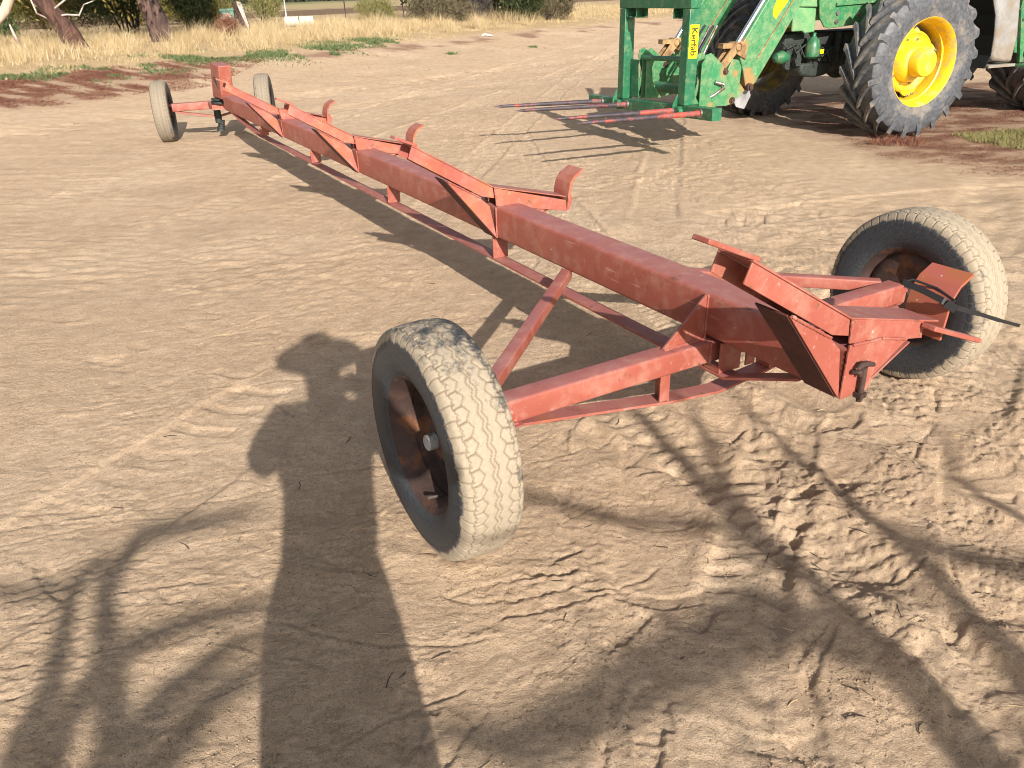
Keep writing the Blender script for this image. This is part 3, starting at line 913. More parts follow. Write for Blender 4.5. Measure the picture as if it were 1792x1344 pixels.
SL = -0.0047
def bt(u): return 0.642 + SL * u          # beam top
def bb(u): return 0.475 + SL * u          # beam bottom
HB = 0.076
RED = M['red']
# main beam
m = MB()
a, b_ = Vector((-0.594, 0, bt(-0.594) - 0.0835)), Vector((8.55, 0, bt(8.55) - 0.0835))
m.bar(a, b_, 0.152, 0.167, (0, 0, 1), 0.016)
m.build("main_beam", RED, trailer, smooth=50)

# cradle brackets
def strip(mb, line, u0, u1, th):
    """flat plate bent along a (v,w) polyline, spanning u0..u1, thickness th on its left side"""
    pts = [Vector((p[0], p[1])) for p in line]
    off = []
    for i, p in enumerate(pts):
        d = (pts[min(i + 1, len(pts) - 1)] - pts[max(i - 1, 0)]).normalized()
        off.append(p + Vector((-d.y, d.x)) * th)
    poly = [tuple(p) for p in pts] + [tuple(p) for p in off[::-1]]
    n = len(pts)
    # quads so that concave outlines stay clean
    for i in range(n - 1):
        q = [poly[i], poly[i + 1], tuple(off[i + 1]), tuple(off[i])]
        mb.prism([(v_, w_) for v_, w_ in q], (0, 0, 0), (0, 1, 0), (0, 0, 1), (1, 0, 0), u0, u1)
    return mb

def plate(mb, poly, u0, u1, dz):
    return mb.prism([(v_, w_ + dz) for v_, w_ in poly], (0, 0, 0), (0, 1, 0), (0, 0, 1), (1, 0, 0), u0, u1)

def bracket(u0, dz, end):
    D = 0.127
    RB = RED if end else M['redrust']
    t = 0.007
    top = MB()
    # left arm: inverted channel (two side plates and a top)
    plate(top, [(0.541, 0.942), (0.518, 0.996), (0.089, 0.743), (0.082, 0.689), (0.157, 0.709)], u0, u0 + t, dz)
    plate(top, [(0.541, 0.942), (0.518, 0.996), (0.089, 0.743), (0.082, 0.689), (0.157, 0.709)], u0 + D - t, u0 + D, dz)
    strip(top, [(0.088, 0.7435 + dz), (0.517, 0.9965 + dz)], u0 - 0.002, u0 + D + 0.002, 0.007)
    arm = top.build("cradle_bracket", RB, trailer, bevel=0.002)
    ra = MB()
    ve = -0.36
    xe = -0.283 if end else ve
    plate(ra, [(0.081, 0.741), (0.072, 0.661 if end else 0.648), (xe - 0.008, 0.593 if end else 0.556), (xe, 0.654 if end else 0.617)], u0, u0 + t, dz)
    plate(ra, [(0.081, 0.741), (0.072, 0.648), (ve - 0.008, 0.566), (ve, 0.632)], u0 + D - t, u0 + D, dz)
    strip(ra, [(ve, 0.633 + dz), (0.083, 0.742 + dz)], u0 - 0.002, u0 + D + 0.002, 0.006)
    ra.build("side_arm", RB, arm, bevel=0.002)
    g = MB()
    # left gusset box: outer triangle, sloping closing plate
    tri = [(0.352, 0.8125), (0.162, 0.7005), (0.112, 0.652), (0.0775, 0.478)]
    plate(g, tri, u0 - 0.0015, u0 + t, dz)
    g.build("gusset", RB, arm, bevel=0.0015)
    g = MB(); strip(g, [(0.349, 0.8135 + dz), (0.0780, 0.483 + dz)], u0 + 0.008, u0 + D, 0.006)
    g.build("closing_plate", M['plateshade'], arm, bevel=0.001)  # near-black colour paints the shade on this sloping plate
    g = MB()
    if end:
        plate(g, [(0.070, 0.655), (-0.072, 0.646), (-0.210, 0.611), (-0.055, 0.512), (-0.052, 0.474), (0.068, 0.474)], u0 - 0.003, u0 + 0.005, dz)
    else:
        plate(g, [(0.070, 0.648), (0.070, 0.700), (-0.074, 0.668), (-0.25, 0.59), (-0.0775, 0.482), (-0.0775, 0.647)], u0 + 0.010, u0 + 0.017, dz)
    strip(g, [(-0.0790, 0.481 + dz), (-0.262, 0.580 + dz)], u0 + 0.02, u0 + D, 0.006)
    g.build("gusset", RB, arm, bevel=0.0015)
    # upright lug on the right end
    up = MB()
    up_line = [(-0.366, 0.562), (-0.374, 0.66), (-0.385, 0.705), (-0.412, 0.742), (-0.470, 0.772)]
    strip(up, [(a_ - (0.02 if end else 0), b2 + dz) for a_, b2 in up_line], u0 - 0.004, u0 + D + 0.014, 0.011 if end else 0.015)
    up.build("end_lug", M['lugred'] if end else RB, arm, smooth=50)
    # flat bar stubs
    st = MB()
    strip(st, [(0.490, 0.9895 + dz), (0.675, 1.070 + dz) if end else (0.600, 1.038 + dz)], u0 + 0.002, u0 + 0.062, 0.014)
    st.build("rest_bar", RB, arm, bevel=0.003)
    if end:
        st = MB()
        strip(st, [(-0.545, 0.530 + dz), (-0.262, 0.640 + dz)], u0 - 0.052, u0 - 0.004, 0.016)
        st.build("rest_bar", RB, arm, bevel=0.003)
    else:
        # outer stiffener on the lug
        s2 = MB()
        plate(s2, [(-0.374, 0.63), (-0.374, 0.545), (-0.420, 0.560), (-0.440, 0.60), (-0.425, 0.64), (-0.395, 0.655)], u0 + 0.05, u0 + 0.058, dz)
        s2.build("stiffener", RB, arm, bevel=0.002)
    return arm
# lug with more rust worn through
def worn_red():
    m_, t, b, N, L = nmat("worn_red_paint_and_rust")
    n = noise(t, 9, 8, 0.6)
    c = ramp(t, n.outputs[0], [(0.42, (0.31, 0.082, 0.060)), (0.52, (0.31, 0.085, 0.045)), (0.64, (0.28, 0.095, 0.038))]).outputs[0]
    n2 = noise(t, 14, 6, 0.6)
    c = mix(t, ramp(t, n2.outputs[0], [(0.60, 0.0), (0.64, 0.9)]).outputs[0], c, (0.16, 0.06, 0.035))
    n3 = noise(t, 50, 3, 0.6)
    c = mix(t, ramp(t, n3.outputs[0], [(0.72, 0.0), (0.75, 0.8)]).outputs[0], c, (0.6, 0.5, 0.45))
    L.new(c, b.inputs['Base Color']); b.inputs['Roughness'].default_value = 0.6
    return m_
M['lugred'] = worn_red()
for i, u0 in enumerate((-0.600, 1.582, 3.714, 5.825)):
    br = bracket(u0, SL * (u0 + 0.6) * 1.0, i == 0)
    if i == 0: br["label"] = "end cradle bracket closing the near end of the beam"

# drop pin with its ring on the end plate
p = MB()
p.tube([(-0.618, 0.006, 0.575), (-0.618, 0.002, 0.530), (-0.618, 0.000, 0.455)], [0.011, 0.0105, 0.009], 12)
p.tube([(-0.621, 0.040, 0.578), (-0.624, 0.030, 0.590), (-0.624, 0.005, 0.588), (-0.624, -0.030, 0.576)], [0.008, 0.010, 0.010, 0.007], 10)
rg = [(-0.617 - 0.016 * cos(k * 0.785), 0.036 + 0.014 * sin(k * 0.785), 0.572 - 0.018 * (k % 8) / 8) for k in range(8)]
p.tube(rg, 0.007, 8)
p.box(-0.632, -0.604, -0.014, 0.016, 0.470, 0.486)
p.build("drop_pin", M['rust'], trailer)

# truss bar under the beam with its posts
m = MB()
pts = [(8.20, 0.438), (7.60, 0.372), (6.9, 0.330), (1.6, 0.338), (-0.12, 0.345), (-0.44, 0.474)]
for (ua, wa), (ub, wb) in zip(pts[:-1], pts[1:]):
    m.bar((ua + 0.0, 0.038, wa), (ub, 0.038, wb), 0.076, 0.010)
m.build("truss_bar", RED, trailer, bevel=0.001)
for u in (1.625, 3.15, 4.96, 6.80):
    m = MB()
    m.box(u, u + 0.008, -0.012, 0.078, 0.343, bb(u) - 0.002)
    m.box(u + 0.009, u + 0.075, -0.012, -0.004, 0.343, bb(u) - 0.002)
    m.build("truss_post", RED, trailer, bevel=0.0015)
m = MB(); m.box(-0.092, -0.084, -0.030, 0.074, 0.352, bb(0) - 0.002); m.box(-0.083, -0.01, 0.066, 0.074, 0.352, 0.378); m.build("truss_post", RED, trailer, bevel=0.0015)
m = MB(); m.box(-0.092, -0.084, -0.105, -0.060, 0.352, bb(0) - 0.002); m.build("truss_post", RED, trailer, bevel=0.0015)

# rear axle, its truss, gussets and diagonal braces
m = MB()
m.bar((0, 1.02, 0.4195), (0, -1.02, 0.4195), 0.085, 0.085, (0, 0, 1), 0.010)
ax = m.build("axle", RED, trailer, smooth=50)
for sg in (1, -1):
    m = MB()
    m.box(-0.062, 0.062, *sorted((sg * 0.885, sg * 0.985)), 0.3725, 0.3765)
    m.bar((0, sg * 0.98, 0.4195), (0, sg * 1.06, 0.400), 0.07, 0.07, (0, 0, 1), 0.012)
    m.tube([(0, sg * 1.02, 0.3785), (0, sg * 1.13, 0.3785)], 0.03, 14)
    m.build("stub_axle", RED, ax, bevel=0.002)
    m = MB()
    m.prism([(sg * 0.078, 0.640), (sg * 0.274, 0.4635), (sg * 0.078, 0.4635)], (0, 0, 0), (0, 1, 0), (0, 0, 1), (1, 0, 0), -0.005, 0.006)
    m.build("gusset", RED, ax, bevel=0.0015)
    m = MB()
    m.bar((0, sg * 0.95, 0.372), (0, sg * 0.26, 0.262), 0.075, 0.010)
    m.bar((0, sg * 0.258, 0.260), (0, sg * 0.0, 0.234), 0.075, 0.010)
    m.build("truss_bar", RED, ax, bevel=0.001)
    m = MB()
    m.box(-0.036, 0.036, *sorted((sg * 0.256, sg * 0.264)), 0.2665, 0.3765)
    m.box(-0.036, -0.029, *sorted((sg * 0.2645, sg * 0.300)), 0.273, 0.3765)
    m.build("truss_post", RED, ax, bevel=0.001)
    m = MB()
    m.bar((0.925, sg * 0.070, 0.452), (0.050, sg * 0.985, 0.442), 0.050, 0.050, (0, 0, 1), 0.006)
    m.build("diagonal_brace", RED, trailer, smooth=50)

# front post on its turntable, steering axle
m = MB()
m.prism([(8.50, 0.945), (8.98, 0.962), (9.22, 0.535), (8.66, 0.55), (8.60, 0.66)], (0, 0, 0), (1, 0, 0), (0, 0, 1), (0, 1, 0), -0.0765, 0.0765)
post = m.build("front_post", RED, trailer, bevel=0.014, seg=3)
m = MB(); m.prism([(8.985, 0.795), (8.78, 0.80), (8.735, 0.66), (8.80, 0.70)], (0, 0, 0), (1, 0, 0), (0, 0, 1), (0, 1, 0), 0.0755, 0.0785)
m.build("slot_shade_plate", M['engine'], post, smooth=0)  # thin dark plate stands in for the shade inside the slot
m = MB(); m.bar((9.02, 0, 0.80), (9.10, 0, 0.72), 0.06, 0.09); m.build("lifting_eye", RED, post, bevel=0.006)
m = MB(); m.lathe([(0.472, 0.0), (0.472, 0.14), (0.497, 0.14), (0.499, 0.10), (0.512, 0.10), (0.512, 0.13), (0.533, 0.13), (0.533, 0.0)], 32, 'Z', (9.05, 0.0, 0))
m.build("turntable", M['engine'], trailer)
m = MB()
sa, ca = sin(R(-4.0)), cos(R(-4.0))
def fr(u, v, w_): return (9.487 + u * ca - v * sa, 0.015 + u * sa + v * ca, w_)
m.bar(fr(0, 0.58, 0.415), fr(0, -0.58, 0.415), 0.10, 0.098, (0, 0, 1), 0.010)
m.bar(fr(-0.50, 0, 0.430), fr(0.02, 0, 0.43), 0.20, 0.065, (0, 0, 1), 0.01)
fa = m.build("front_axle", RED, trailer, smooth=50)
for sg in (1, -1):
    m = MB(); m.bar(fr(0, sg * 0.50, 0.358), fr(-0.05, sg * 0.02, 0.270), 0.08, 0.02); m.build("truss_bar", RED, fa, bevel=0.002)
    m = MB(); m.tube([fr(0, sg * 0.57, 0.3785), fr(0, sg * 0.64, 0.3785)], 0.032, 14); m.build("stub_axle", RED, fa)
m = MB()
m.tube([(9.33, 0.04, 0.40), (9.33, 0.04, 0.20)], 0.045, 14)
for k in range(5):
    m.lathe([(0, 0.03), (0.0, 0.052 - 0.003 * k), (0.022, 0.050 - 0.003 * k), (0.022, 0.03)], 16, 'Z', (9.33 + 0.01 * (k % 2), 0.035 - 0.008 * k, 0.10 + 0.026 * k), closed=True)
m.build("kingpin_leg", M['engine'], trailer)

# black cable tie looped round the near right lug: lies on the trailer, its own thing
def tl(u, v, w_):
    c, s = cos(TR_HEAD), sin(TR_HEAD)
    return Vector((0.7808 + u * c - v * s, 2.6454 + u * s + v * c, w_))
m = MB()
def ribbon(mb, pts, wd, th, up):
    for q in range(len(pts) - 1):
        mb.bar(pts[q], pts[q + 1], wd[q] if isinstance(wd, list) else wd, th, up)
loop = [tl(-0.470, -0.330, 0.738), tl(-0.540, -0.345, 0.724), tl(-0.600, -0.356, 0.708), tl(-0.612, -0.372, 0.696)]
m.tube([tl(-0.468, -0.340, 0.736), tl(-0.47, -0.385, 0.735), tl(-0.54, -0.412, 0.72), tl(-0.612, -0.405, 0.70), tl(-0.617, -0.375, 0.698)], 0.004, 8)
for q in range(3):
    m.bar(loop[q], loop[q + 1], 0.003, 0.020, (0, 0.3, 1))
m.bar(tl(-0.606, -0.365, 0.700), tl(-0.634, -0.384, 0.682), 0.020, 0.022, (0, 0, 1))
tail = [tl(-0.630, -0.388, 0.686), tl(-0.645, -0.50, 0.645), tl(-0.655, -0.62, 0.598), tl(-0.665, -0.735, 0.556)]
for q in range(3):
    m.bar(tail[q], tail[q + 1], 0.007, 0.015 - 0.002 * q, (0, 0, 1))
o = m.build("cable_tie", M['blackp'], None, smooth=40)
tag(o, "black cable tie with a loose tail looped round the end lug of the trailer", "cable tie")

# weld beads along the main joints
def weld(parent, segs, r=0.0048):
    rg = random.Random(len(segs))
    m = MB()
    for a, b_ in segs:
        a, b_ = Vector(a), Vector(b_)
        n = max(3, int((b_ - a).length / 0.009))
        m.tube([a.lerp(b_, k / n) + Vector((rg.uniform(-1, 1), rg.uniform(-1, 1), rg.uniform(-1, 1))) * 0.0007 for k in range(n + 1)], [r * (0.8 + 0.45 * (k % 2) * rg.random() + 0.1) for k in range(n + 1)], 7)
    return m.build("weld_bead", M['red'], parent, smooth=50)
weld(ax, [((-0.007, 0.077, 0.638), (-0.007, 0.077, 0.466)), ((-0.007, 0.080, 0.464), (-0.007, 0.270, 0.464))])
weld(ax, [((-0.044, 0.078, 0.462), (-0.044, 0.078, 0.380))])
weld(ax, [((-0.0435, 0.90, 0.378), (-0.0435, 0.985, 0.3775))])
for i, u0 in enumerate((-0.600, 1.582, 3.714, 5.825)):
    dz = SL * (u0 + 0.6)
    br = [o for o in trailer.children if o.name.startswith("cradle_bracket")][i]
    sg_ = [((u0 - 0.003, 0.345, 0.811 + dz), (u0 - 0.003, 0.165, 0.704 + dz)), ((u0 - 0.003, 0.081, 0.740 + dz), (u0 - 0.003, 0.076, 0.690 + dz))]
    if i == 0:
        sg_ += [((u0 - 0.004, 0.0735, 0.640), (u0 - 0.004, 0.0735, 0.478)), ((u0 - 0.005, 0.06, 0.655), (u0 - 0.005, -0.07, 0.645)), ((u0 - 0.005, -0.072, 0.646), (u0 - 0.005, -0.20, 0.6125))]
    else:
        sg_ += [((u0 - 0.003, 0.0775, 0.640 + dz), (u0 - 0.003, 0.0775, 0.482 + dz))]
    weld(br, sg_)

# ------------------------------------------------------------------ tractor with front loader
TH0, TH = R(-152.0), R(-158.0)
def _w(h, a, b_): return Vector((a * cos(h) - b_ * sin(h), a * sin(h) + b_ * cos(h), 0))
T_O = Vector((4.10, 10.45, 0)) + _w(TH0, 0.4, 0.8) - _w(TH, 0.4, 0.8)
def relocate(a, b_):
    """point measured in the first survey frame -> tractor frame"""
    d = Vector((4.10, 10.45, 0)) + _w(TH0, a, b_) - T_O
    return (d.x * cos(TH) + d.y * sin(TH), -d.x * sin(TH) + d.y * cos(TH))
_la, _lb = relocate(2.45, 0.45)
LOADER = Vector((_la - 2.45, _lb - 0.45, 0.0))
tractor = thing("tractor", tuple(T_O), TH, "large dusty green tractor with yellow wheel rims and a front loader", "tractor")

def lug_tyre(name, Rr, hw, rim_r, nl):
    mb = MB()
    prof = [(-0.80, rim_r), (-0.90, rim_r + 0.015), (-0.99, rim_r + 0.10), (-1.0, rim_r + 0.17), (-0.93, Rr - 0.085), (-0.84, Rr - 0.062), (-0.45, Rr - 0.048), (0, Rr - 0.045),
            (0.45, Rr - 0.048), (0.84, Rr - 0.062), (0.93, Rr - 0.085), (1.0, rim_r + 0.17), (0.99, rim_r + 0.10), (0.90, rim_r + 0.015), (0.80, rim_r)]
    mb.lathe([(a * hw, r) for a, r in prof], 96, 'Y')
    def surf(wn):
        q = prof[3:12]
        return float(np.interp(wn, [p[0] for p in q], [p[1] for p in q]))
    for sg in (1, -1):
        for k in range(nl):
            th0 = 2 * pi * (k + (0.5 if sg < 0 else 0)) / nl
            rings = []
            NS = 11
            for i in range(NS):
                f = i / (NS - 1)
                wn = 0.985 - 1.02 * f                    # from shoulder to past centre
                rb = surf(min(wn, 0.97)) - 0.012
                lift = 1.0 if f > 0.12 else 0.35 + 0.65 * f / 0.12
                rt = (Rr - 0.004 * (wn ** 2)) * 1.0 if f > 0.10 else Rr - 0.055 * (1 - f / 0.10)
                ang = th0 - (0.40 * f ** 1.45)
                hwid = (0.033 - 0.008 * f) / Rr
                hb = hwid * 1.6
                rings.append([(rb, ang - hb, wn), (rt, ang - hwid, wn), (rt, ang + hwid, wn), (rb, ang + hb, wn)])
            vs = []; fs = []
            for rg in rings:
                for (r_, a_, wn) in rg:
                    vs.append((r_ * cos(a_), sg * wn * hw, r_ * sin(a_)))
            for i in range(NS - 1):
                for j in range(3):
                    q = (i * 4 + j, i * 4 + j + 1, (i + 1) * 4 + j + 1, (i + 1) * 4 + j)
                    fs.append(q if sg > 0 else q[::-1])
            fs.append((0, 1, 2, 3)); e = (NS - 1) * 4; fs.append((e + 3, e + 2, e + 1, e))
            mb.add(vs, fs)
    me = bpy.data.meshes.new(name)
    me.from_pydata(mb.v, [], mb.f)
    bm = bmesh.new(); bm.from_mesh(me); bmesh.ops.recalc_face_normals(bm, faces=bm.faces); bm.to_mesh(me); bm.free()
    co = np.array(mb.v)
    rad = np.hypot(co[:, 0], co[:, 2])
    d = 0.20 + 0.34 * np.exp(-((rad - rim_r - 0.05) / 0.06) ** 2) + 0.25 * (rad > Rr - 0.02)
    a = me.attributes.new("dust", 'FLOAT', 'POINT'); a.data.foreach_set("value", d.astype(np.float32))
    a = me.attributes.new("groove", 'FLOAT', 'POINT'); a.data.foreach_set("value", np.zeros(len(co), np.float32))
    return me

FT = lug_tyre("tyre", 0.815, 0.245, 0.455, 21)
def front_wheel(near_side):
    Y = M['yellow'] if near_side else M['yelldark']
    m = MB()
    m.lathe([(0.205, 0.452), (0.222, 0.468), (0.212, 0.476), (0.198, 0.462), (0.150, 0.440), (0.060, 0.430), (-0.060, 0.400), (-0.150, 0.430), (-0.205, 0.460), (-0.222, 0.470),
             (-0.215, 0.452), (-0.150, 0.418), (-0.060, 0.385), (0.050, 0.412), (0.075, 0.408), (0.085, 0.424), (0.150, 0.428)], 80, 'Y', closed=True)
    wh = m.build("front_wheel", Y, None, smooth=40)
    link("tyre", FT, M['tractor_tyre'], wh, smooth=35)
    # wheel disc, dished, with a scalloped bolt flange
    m = MB()
    n = 96
    ring = []
    for k in range(n):
        a = 2 * pi * k / n
        ring.append(0.330 + 0.050 * max(0.0, cos(4 * a)))
    for yy in (0.010, 0.030):
        pass
    vs = []; fs = []
    lev = [(-0.002, lambda k: ring[k]), (0.016, lambda k: ring[k] - 0.003), (0.020, lambda k: 0.325), (0.040, lambda k: 0.305), (-0.004, lambda k: 0.270), (-0.016, lambda k: 0.235), (-0.016, lambda k: 0.10)]
    for yy, fn in lev:
        for k in range(n):
            a = 2 * pi * k / n
            vs.append((fn(k) * cos(a), yy, fn(k) * sin(a)))
    for i in range(len(lev) - 1):
        for k in range(n):
            k2 = (k + 1) % n
            fs.append((i * n + k, i * n + k2, (i + 1) * n + k2, (i + 1) * n + k))
    m.add(vs, fs)
    m.build("wheel_disc", Y, wh, smooth=40)
    m = MB()
    m.lathe([(-0.02, 0.215), (0.05, 0.212), (0.115, 0.165), (0.120, 0.150), (0.235, 0.148), (0.250, 0.138), (0.252, 0.0)], 48, 'Y')
    m.build("hub", Y, wh, smooth=40)
    for k in range(4):
        for da in (-0.10, 0.10):
            a = pi / 2 * k + da
            m = MB(); m.lathe([(0.012, 0.0), (0.012, 0.016), (0.032, 0.016), (0.034, 0.008), (0.044, 0.008), (0.044, 0)], 6, 'Y', (0.365 * cos(a), 0, 0.365 * sin(a))); m.build("wheel_nut", M['steel'] if near_side else Y, wh, smooth=0)
    for k in range(10):
        a = 2 * pi * k / 10 + 0.2
        m = MB(); m.lathe([(-0.016, 0.0), (-0.016, 0.013), (0.004, 0.013), (0.004, 0.0)], 6, 'Y', (0.245 * cos(a), 0, 0.245 * sin(a))); m.build("wheel_nut", M['steel'] if near_side else Y, wh, smooth=0)
    return wh
fw1 = front_wheel(True)
fw1.parent = tractor; fw1.location = (*relocate(-0.03, 1.137), 0.80); fw1.rotation_mode = 'XYZ'; fw1.rotation_euler = (0, 0.2, R(0.3))
fw2 = front_wheel(False)
fw2.parent = tractor; fw2.location = (*relocate(0.02, -1.13), 0.80); fw2.rotation_mode = 'XYZ'; fw2.rotation_euler = (0, 0.55, pi + R(5.0))
[c for c in fw2.children if c.name.startswith("tyre")][0].rotation_euler = (0, 0, pi)
fw2["label"] = "far front wheel with a darker yellow rim"
RT = lug_tyre("tyre", 1.0, 0.30, 0.50, 22)
def rear_wheel():
    m = MB()
    m.lathe([(0.24, 0.50), (0.26, 0.52), (0.20, 0.48), (-0.05, 0.44), (-0.20, 0.48), (-0.26, 0.52), (-0.24, 0.50), (-0.05, 0.42), (0.0, 0.40), (0.0, 0.0), (0.03, 0.0), (0.03, 0.40), (0.10, 0.44)], 64, 'Y', closed=True)
    wh = m.build("rear_wheel", M['yellow'], None, smooth=40)
    link("tyre", RT, M['tractor_tyre'], wh, smooth=35)
    return wh
for k, (a, b_) in enumerate(((-3.22, 0.98), (-3.22, -0.80))):
    o = rear_wheel() if k == 0 else copy_tree(o)
    o.parent = tractor; o.location = (*relocate(a, b_), 0.985); o.rotation_euler = (0, 0, 0 if k == 0 else pi)
    if k: [c for c in o.children if c.name.startswith('tyre')][0].rotation_euler = (0, 0, pi)

M['greendk2'] = green_paint("oily_filter_paint", (0.014, 0.105, 0.045), dust=0.35, rust=0.15)
def tb(name, mat, mb, parent=tractor, bevel=0.006, smooth=35):
    return mb.build(name, mat, parent, bevel=bevel, smooth=smooth)
# bonnet with side screens
m = MB()
m.prism([(1.18, 1.18), (1.22, 1.45), (1.20, 1.80), (1.05, 1.98), (-0.95, 2.12), (-0.95, 1.25), (0.8, 1.25)], (0, 0, 0), (1, 0, 0), (0, 0, 1), (0, 1, 0), -0.06, 0.50)
hood = tb("bonnet", M['greenh'], m, bevel=0.05)
m = MB()
m.prism([(1.19, 1.150), (1.20, 1.40), (0.88, 1.38), (0.86, 1.135), (1.00, 1.125), (1.04, 1.150)], (0, 0, 0), (1, 0, 0), (0, 0, 1), (0, 1, 0), 0.502, 0.530)
m.prism([(1.19, 1.405), (1.18, 1.62), (0.86, 1.66), (0.86, 1.39)], (0, 0, 0), (1, 0, 0), (0, 0, 1), (0, 1, 0), 0.502, 0.540)
tb("side_screen", M['greenh'], m, hood, 0.012)
# loader mounting plates
for sg, y0 in ((1, 0.560), (-1, -0.36)):
    m = MB()
    m.prism([(0.93, 1.60), (0.86, 1.28), (0.78, 1.185), (0.70, 1.165), (0.10, 1.205), (-0.20, 1.30), (-0.30, 1.60), (-0.10, 2.1), (0.4, 2.1)], (0, 0, 0), (1, 0, 0), (0, 0, 1), (0, 1, 0), y0 - 0.022 * (sg < 0), y0 + 0.022 * (sg > 0))
    mp = tb("loader_mount", M['greenp'], m, bevel=0.006)
    for (a, z) in ((0.62, 1.325), (0.62, 1.235), (0.30, 1.30)):
        m = MB(); m.lathe([(0.02, 0), (0.02, 0.026), (0.042, 0.026), (0.042, 0)], 6, 'Y', (a, y0 + (0.0 if sg > 0 else -0.06), z))
        m.build("bolt", M['steel'], mp, smooth=0)
    m = MB(); m.prism([(0.66, 1.395), (-0.18, 1.42), (-0.18, 1.455), (0.66, 1.43)], (0, 0, 0), (1, 0, 0), (0, 0, 1), (0, 1, 0), y0 + (0.024 if sg > 0 else -0.05), y0 + (0.05 if sg > 0 else -0.024))
    m.build("rail", M['greenp'], mp, bevel=0.004)
# frame, engine and front axle
m = MB(); m.box(-2.0, 1.12, -0.05, 0.35, 0.86, 1.12); tb("chassis", M['engine'], m, bevel=0.02)
m = MB()
m.bar((0.02, 0.90, 0.80), (0.0, -0.55, 0.80), 0.16, 0.18, (0, 0, 1), 0.03)
m.lathe([(-0.20, 0.0), (-0.19, 0.14), (-0.10, 0.22), (0.06, 0.23), (0.18, 0.16), (0.20, 0.0)], 28, 'X', (0.05, 0.15, 0.80))
m.lathe([(0.80, 0.0), (0.80, 0.16), (0.98, 0.19), (1.0, 0.0)], 24, 'Y', (-0.03, 0.02, 0.80))
tb("front_axle", M['engine'], m, bevel=0)
m = MB()
m.prism([(0.95, 0.72), (0.90, 0.655), (0.70, 0.63), (0.52, 0.655), (0.46, 0.74), (0.50, 0.80), (0.92, 0.80)], (0, 0, 0), (1, 0, 0), (0, 0, 1), (0, 1, 0), 0.20, 0.46)
tb("engine_sump", M['engine'], m, bevel=0.03)
m = MB()
m.lathe([(0.0, 0.0), (0.005, 0.05), (0.03, 0.082), (0.13, 0.085), (0.20, 0.066), (0.235, 0.03), (0.25, 0.022), (0.28, 0.022), (0.285, 0.0)], 28, 'Z', (0.835, 0.50, 0.845))
tb("fuel_filter", M['greendk2'], m, bevel=0)
m = MB(); m.box(0.705, 0.755, 0.54, 0.548, 0.90, 0.945); tb("warning_label", M['decal'], m, bevel=0)
m = MB()
m.lathe([(-0.09, 0.0), (-0.085, 0.05), (0.0, 0.075), (0.085, 0.05), (0.10, 0.02), (0.11, 0.0)], 24, 'X', (1.24, 0.46, 0.88))
tb("oil_filter", M['greendk2'], m, bevel=0)
m = MB()
for k in range(6):
    a0 = (1.25 - 0.13 * k, 0.46 + 0.02 * (k % 2), 1.04 - 0.02 * k)
    m.tube([a0, (a0[0] - 0.07, 0.48, a0[2] - 0.07 - 0.03 * (k % 3)), (a0[0] - 0.20, 0.47, a0[2] - 0.02), (a0[0] - 0.30, 0.45, a0[2] - 0.10 * (k % 2))], 0.011, 8)
for k in range(5):
    m.lathe([(0, 0.0), (0, 0.03), (0.05, 0.03), (0.05, 0.0)], 10, 'Y', (1.15 - 0.14 * k, 0.42, 0.78 + 0.05 * (k % 3)))
    m.box(1.08 - 0.16 * k, 1.15 - 0.16 * k, 0.36, 0.44, 0.74 + 0.03 * (k % 2), 0.95)
m.box(0.30, 0.36, 0.40, 0.50, 0.72, 1.10); m.box(0.42, 0.46, 0.44, 0.50, 0.78, 1.12)
tb("engine", M['engine'], m, bevel=0.004)
# fuel tank with its step, black sheet painting shade on its front, step frame
m = MB()
m.prism([(-1.20, 2.0), (-1.22, 1.40), (-1.32, 1.22), (-1.37, 1.02), (-1.385, 0.80), (-1.42, 0.735), (-1.76, 0.70), (-1.765, 1.0), (-1.66, 1.40), (-1.64, 2.0)], (0, 0, 0), (1, 0, 0), (0, 0, 1), (0, 1, 0), 0.55, 1.10)
tb("fuel_tank", M['greytank'], m, bevel=0.035)
m = MB(); m.box(-1.82, -1.36, 0.60, 1.11, 0.655, 0.688); tb("tank_bracket", M['greytank'], m, bevel=0.004)
m = MB(); m.bar((-1.70, 1.10, 1.30), (-1.87, 1.12, 0.70), 0.05, 0.05); m.bar((-1.72, 1.12, 1.18), (-2.4, 1.12, 1.17), 0.06, 0.03); m.bar((-1.83, 1.12, 0.66), (-2.4, 1.12, 0.65), 0.20, 0.03)
m.box(-2.6, -1.80, 0.55, 1.02, 0.80, 2.0); tb("cab_steps", M['greenp'], m, bevel=0.004)
m = MB()
gl = [(-1.10, 1.75), (-1.14, 1.42), (-1.245, 1.24), (-1.30, 1.02), (-1.325, 0.80), (-1.27, 0.66)]
for (a0, z0), (a1, z1) in zip(gl[:-1], gl[1:]):
    m.prism([(a0, z0), (a1, z1), (a1 - 0.012, z1), (a0 - 0.012, z0)], (0, 0, 0), (1, 0, 0), (0, 0, 1), (0, 1, 0), 0.50, 1.125)
tb("tank_shade_sheet", M['blackp'], m, bevel=0)  # added black sheet imitates shade on the front face of the tank
# simple cab behind, above the picture
m = MB(); m.prism([(-1.2, 2.0), (-1.35, 3.0), (-2.8, 3.05), (-2.95, 1.9)], (0, 0, 0), (1, 0, 0), (0, 0, 1), (0, 1, 0), -0.55, 0.78)
tb("cab", M['engine'], m, bevel=0.05)

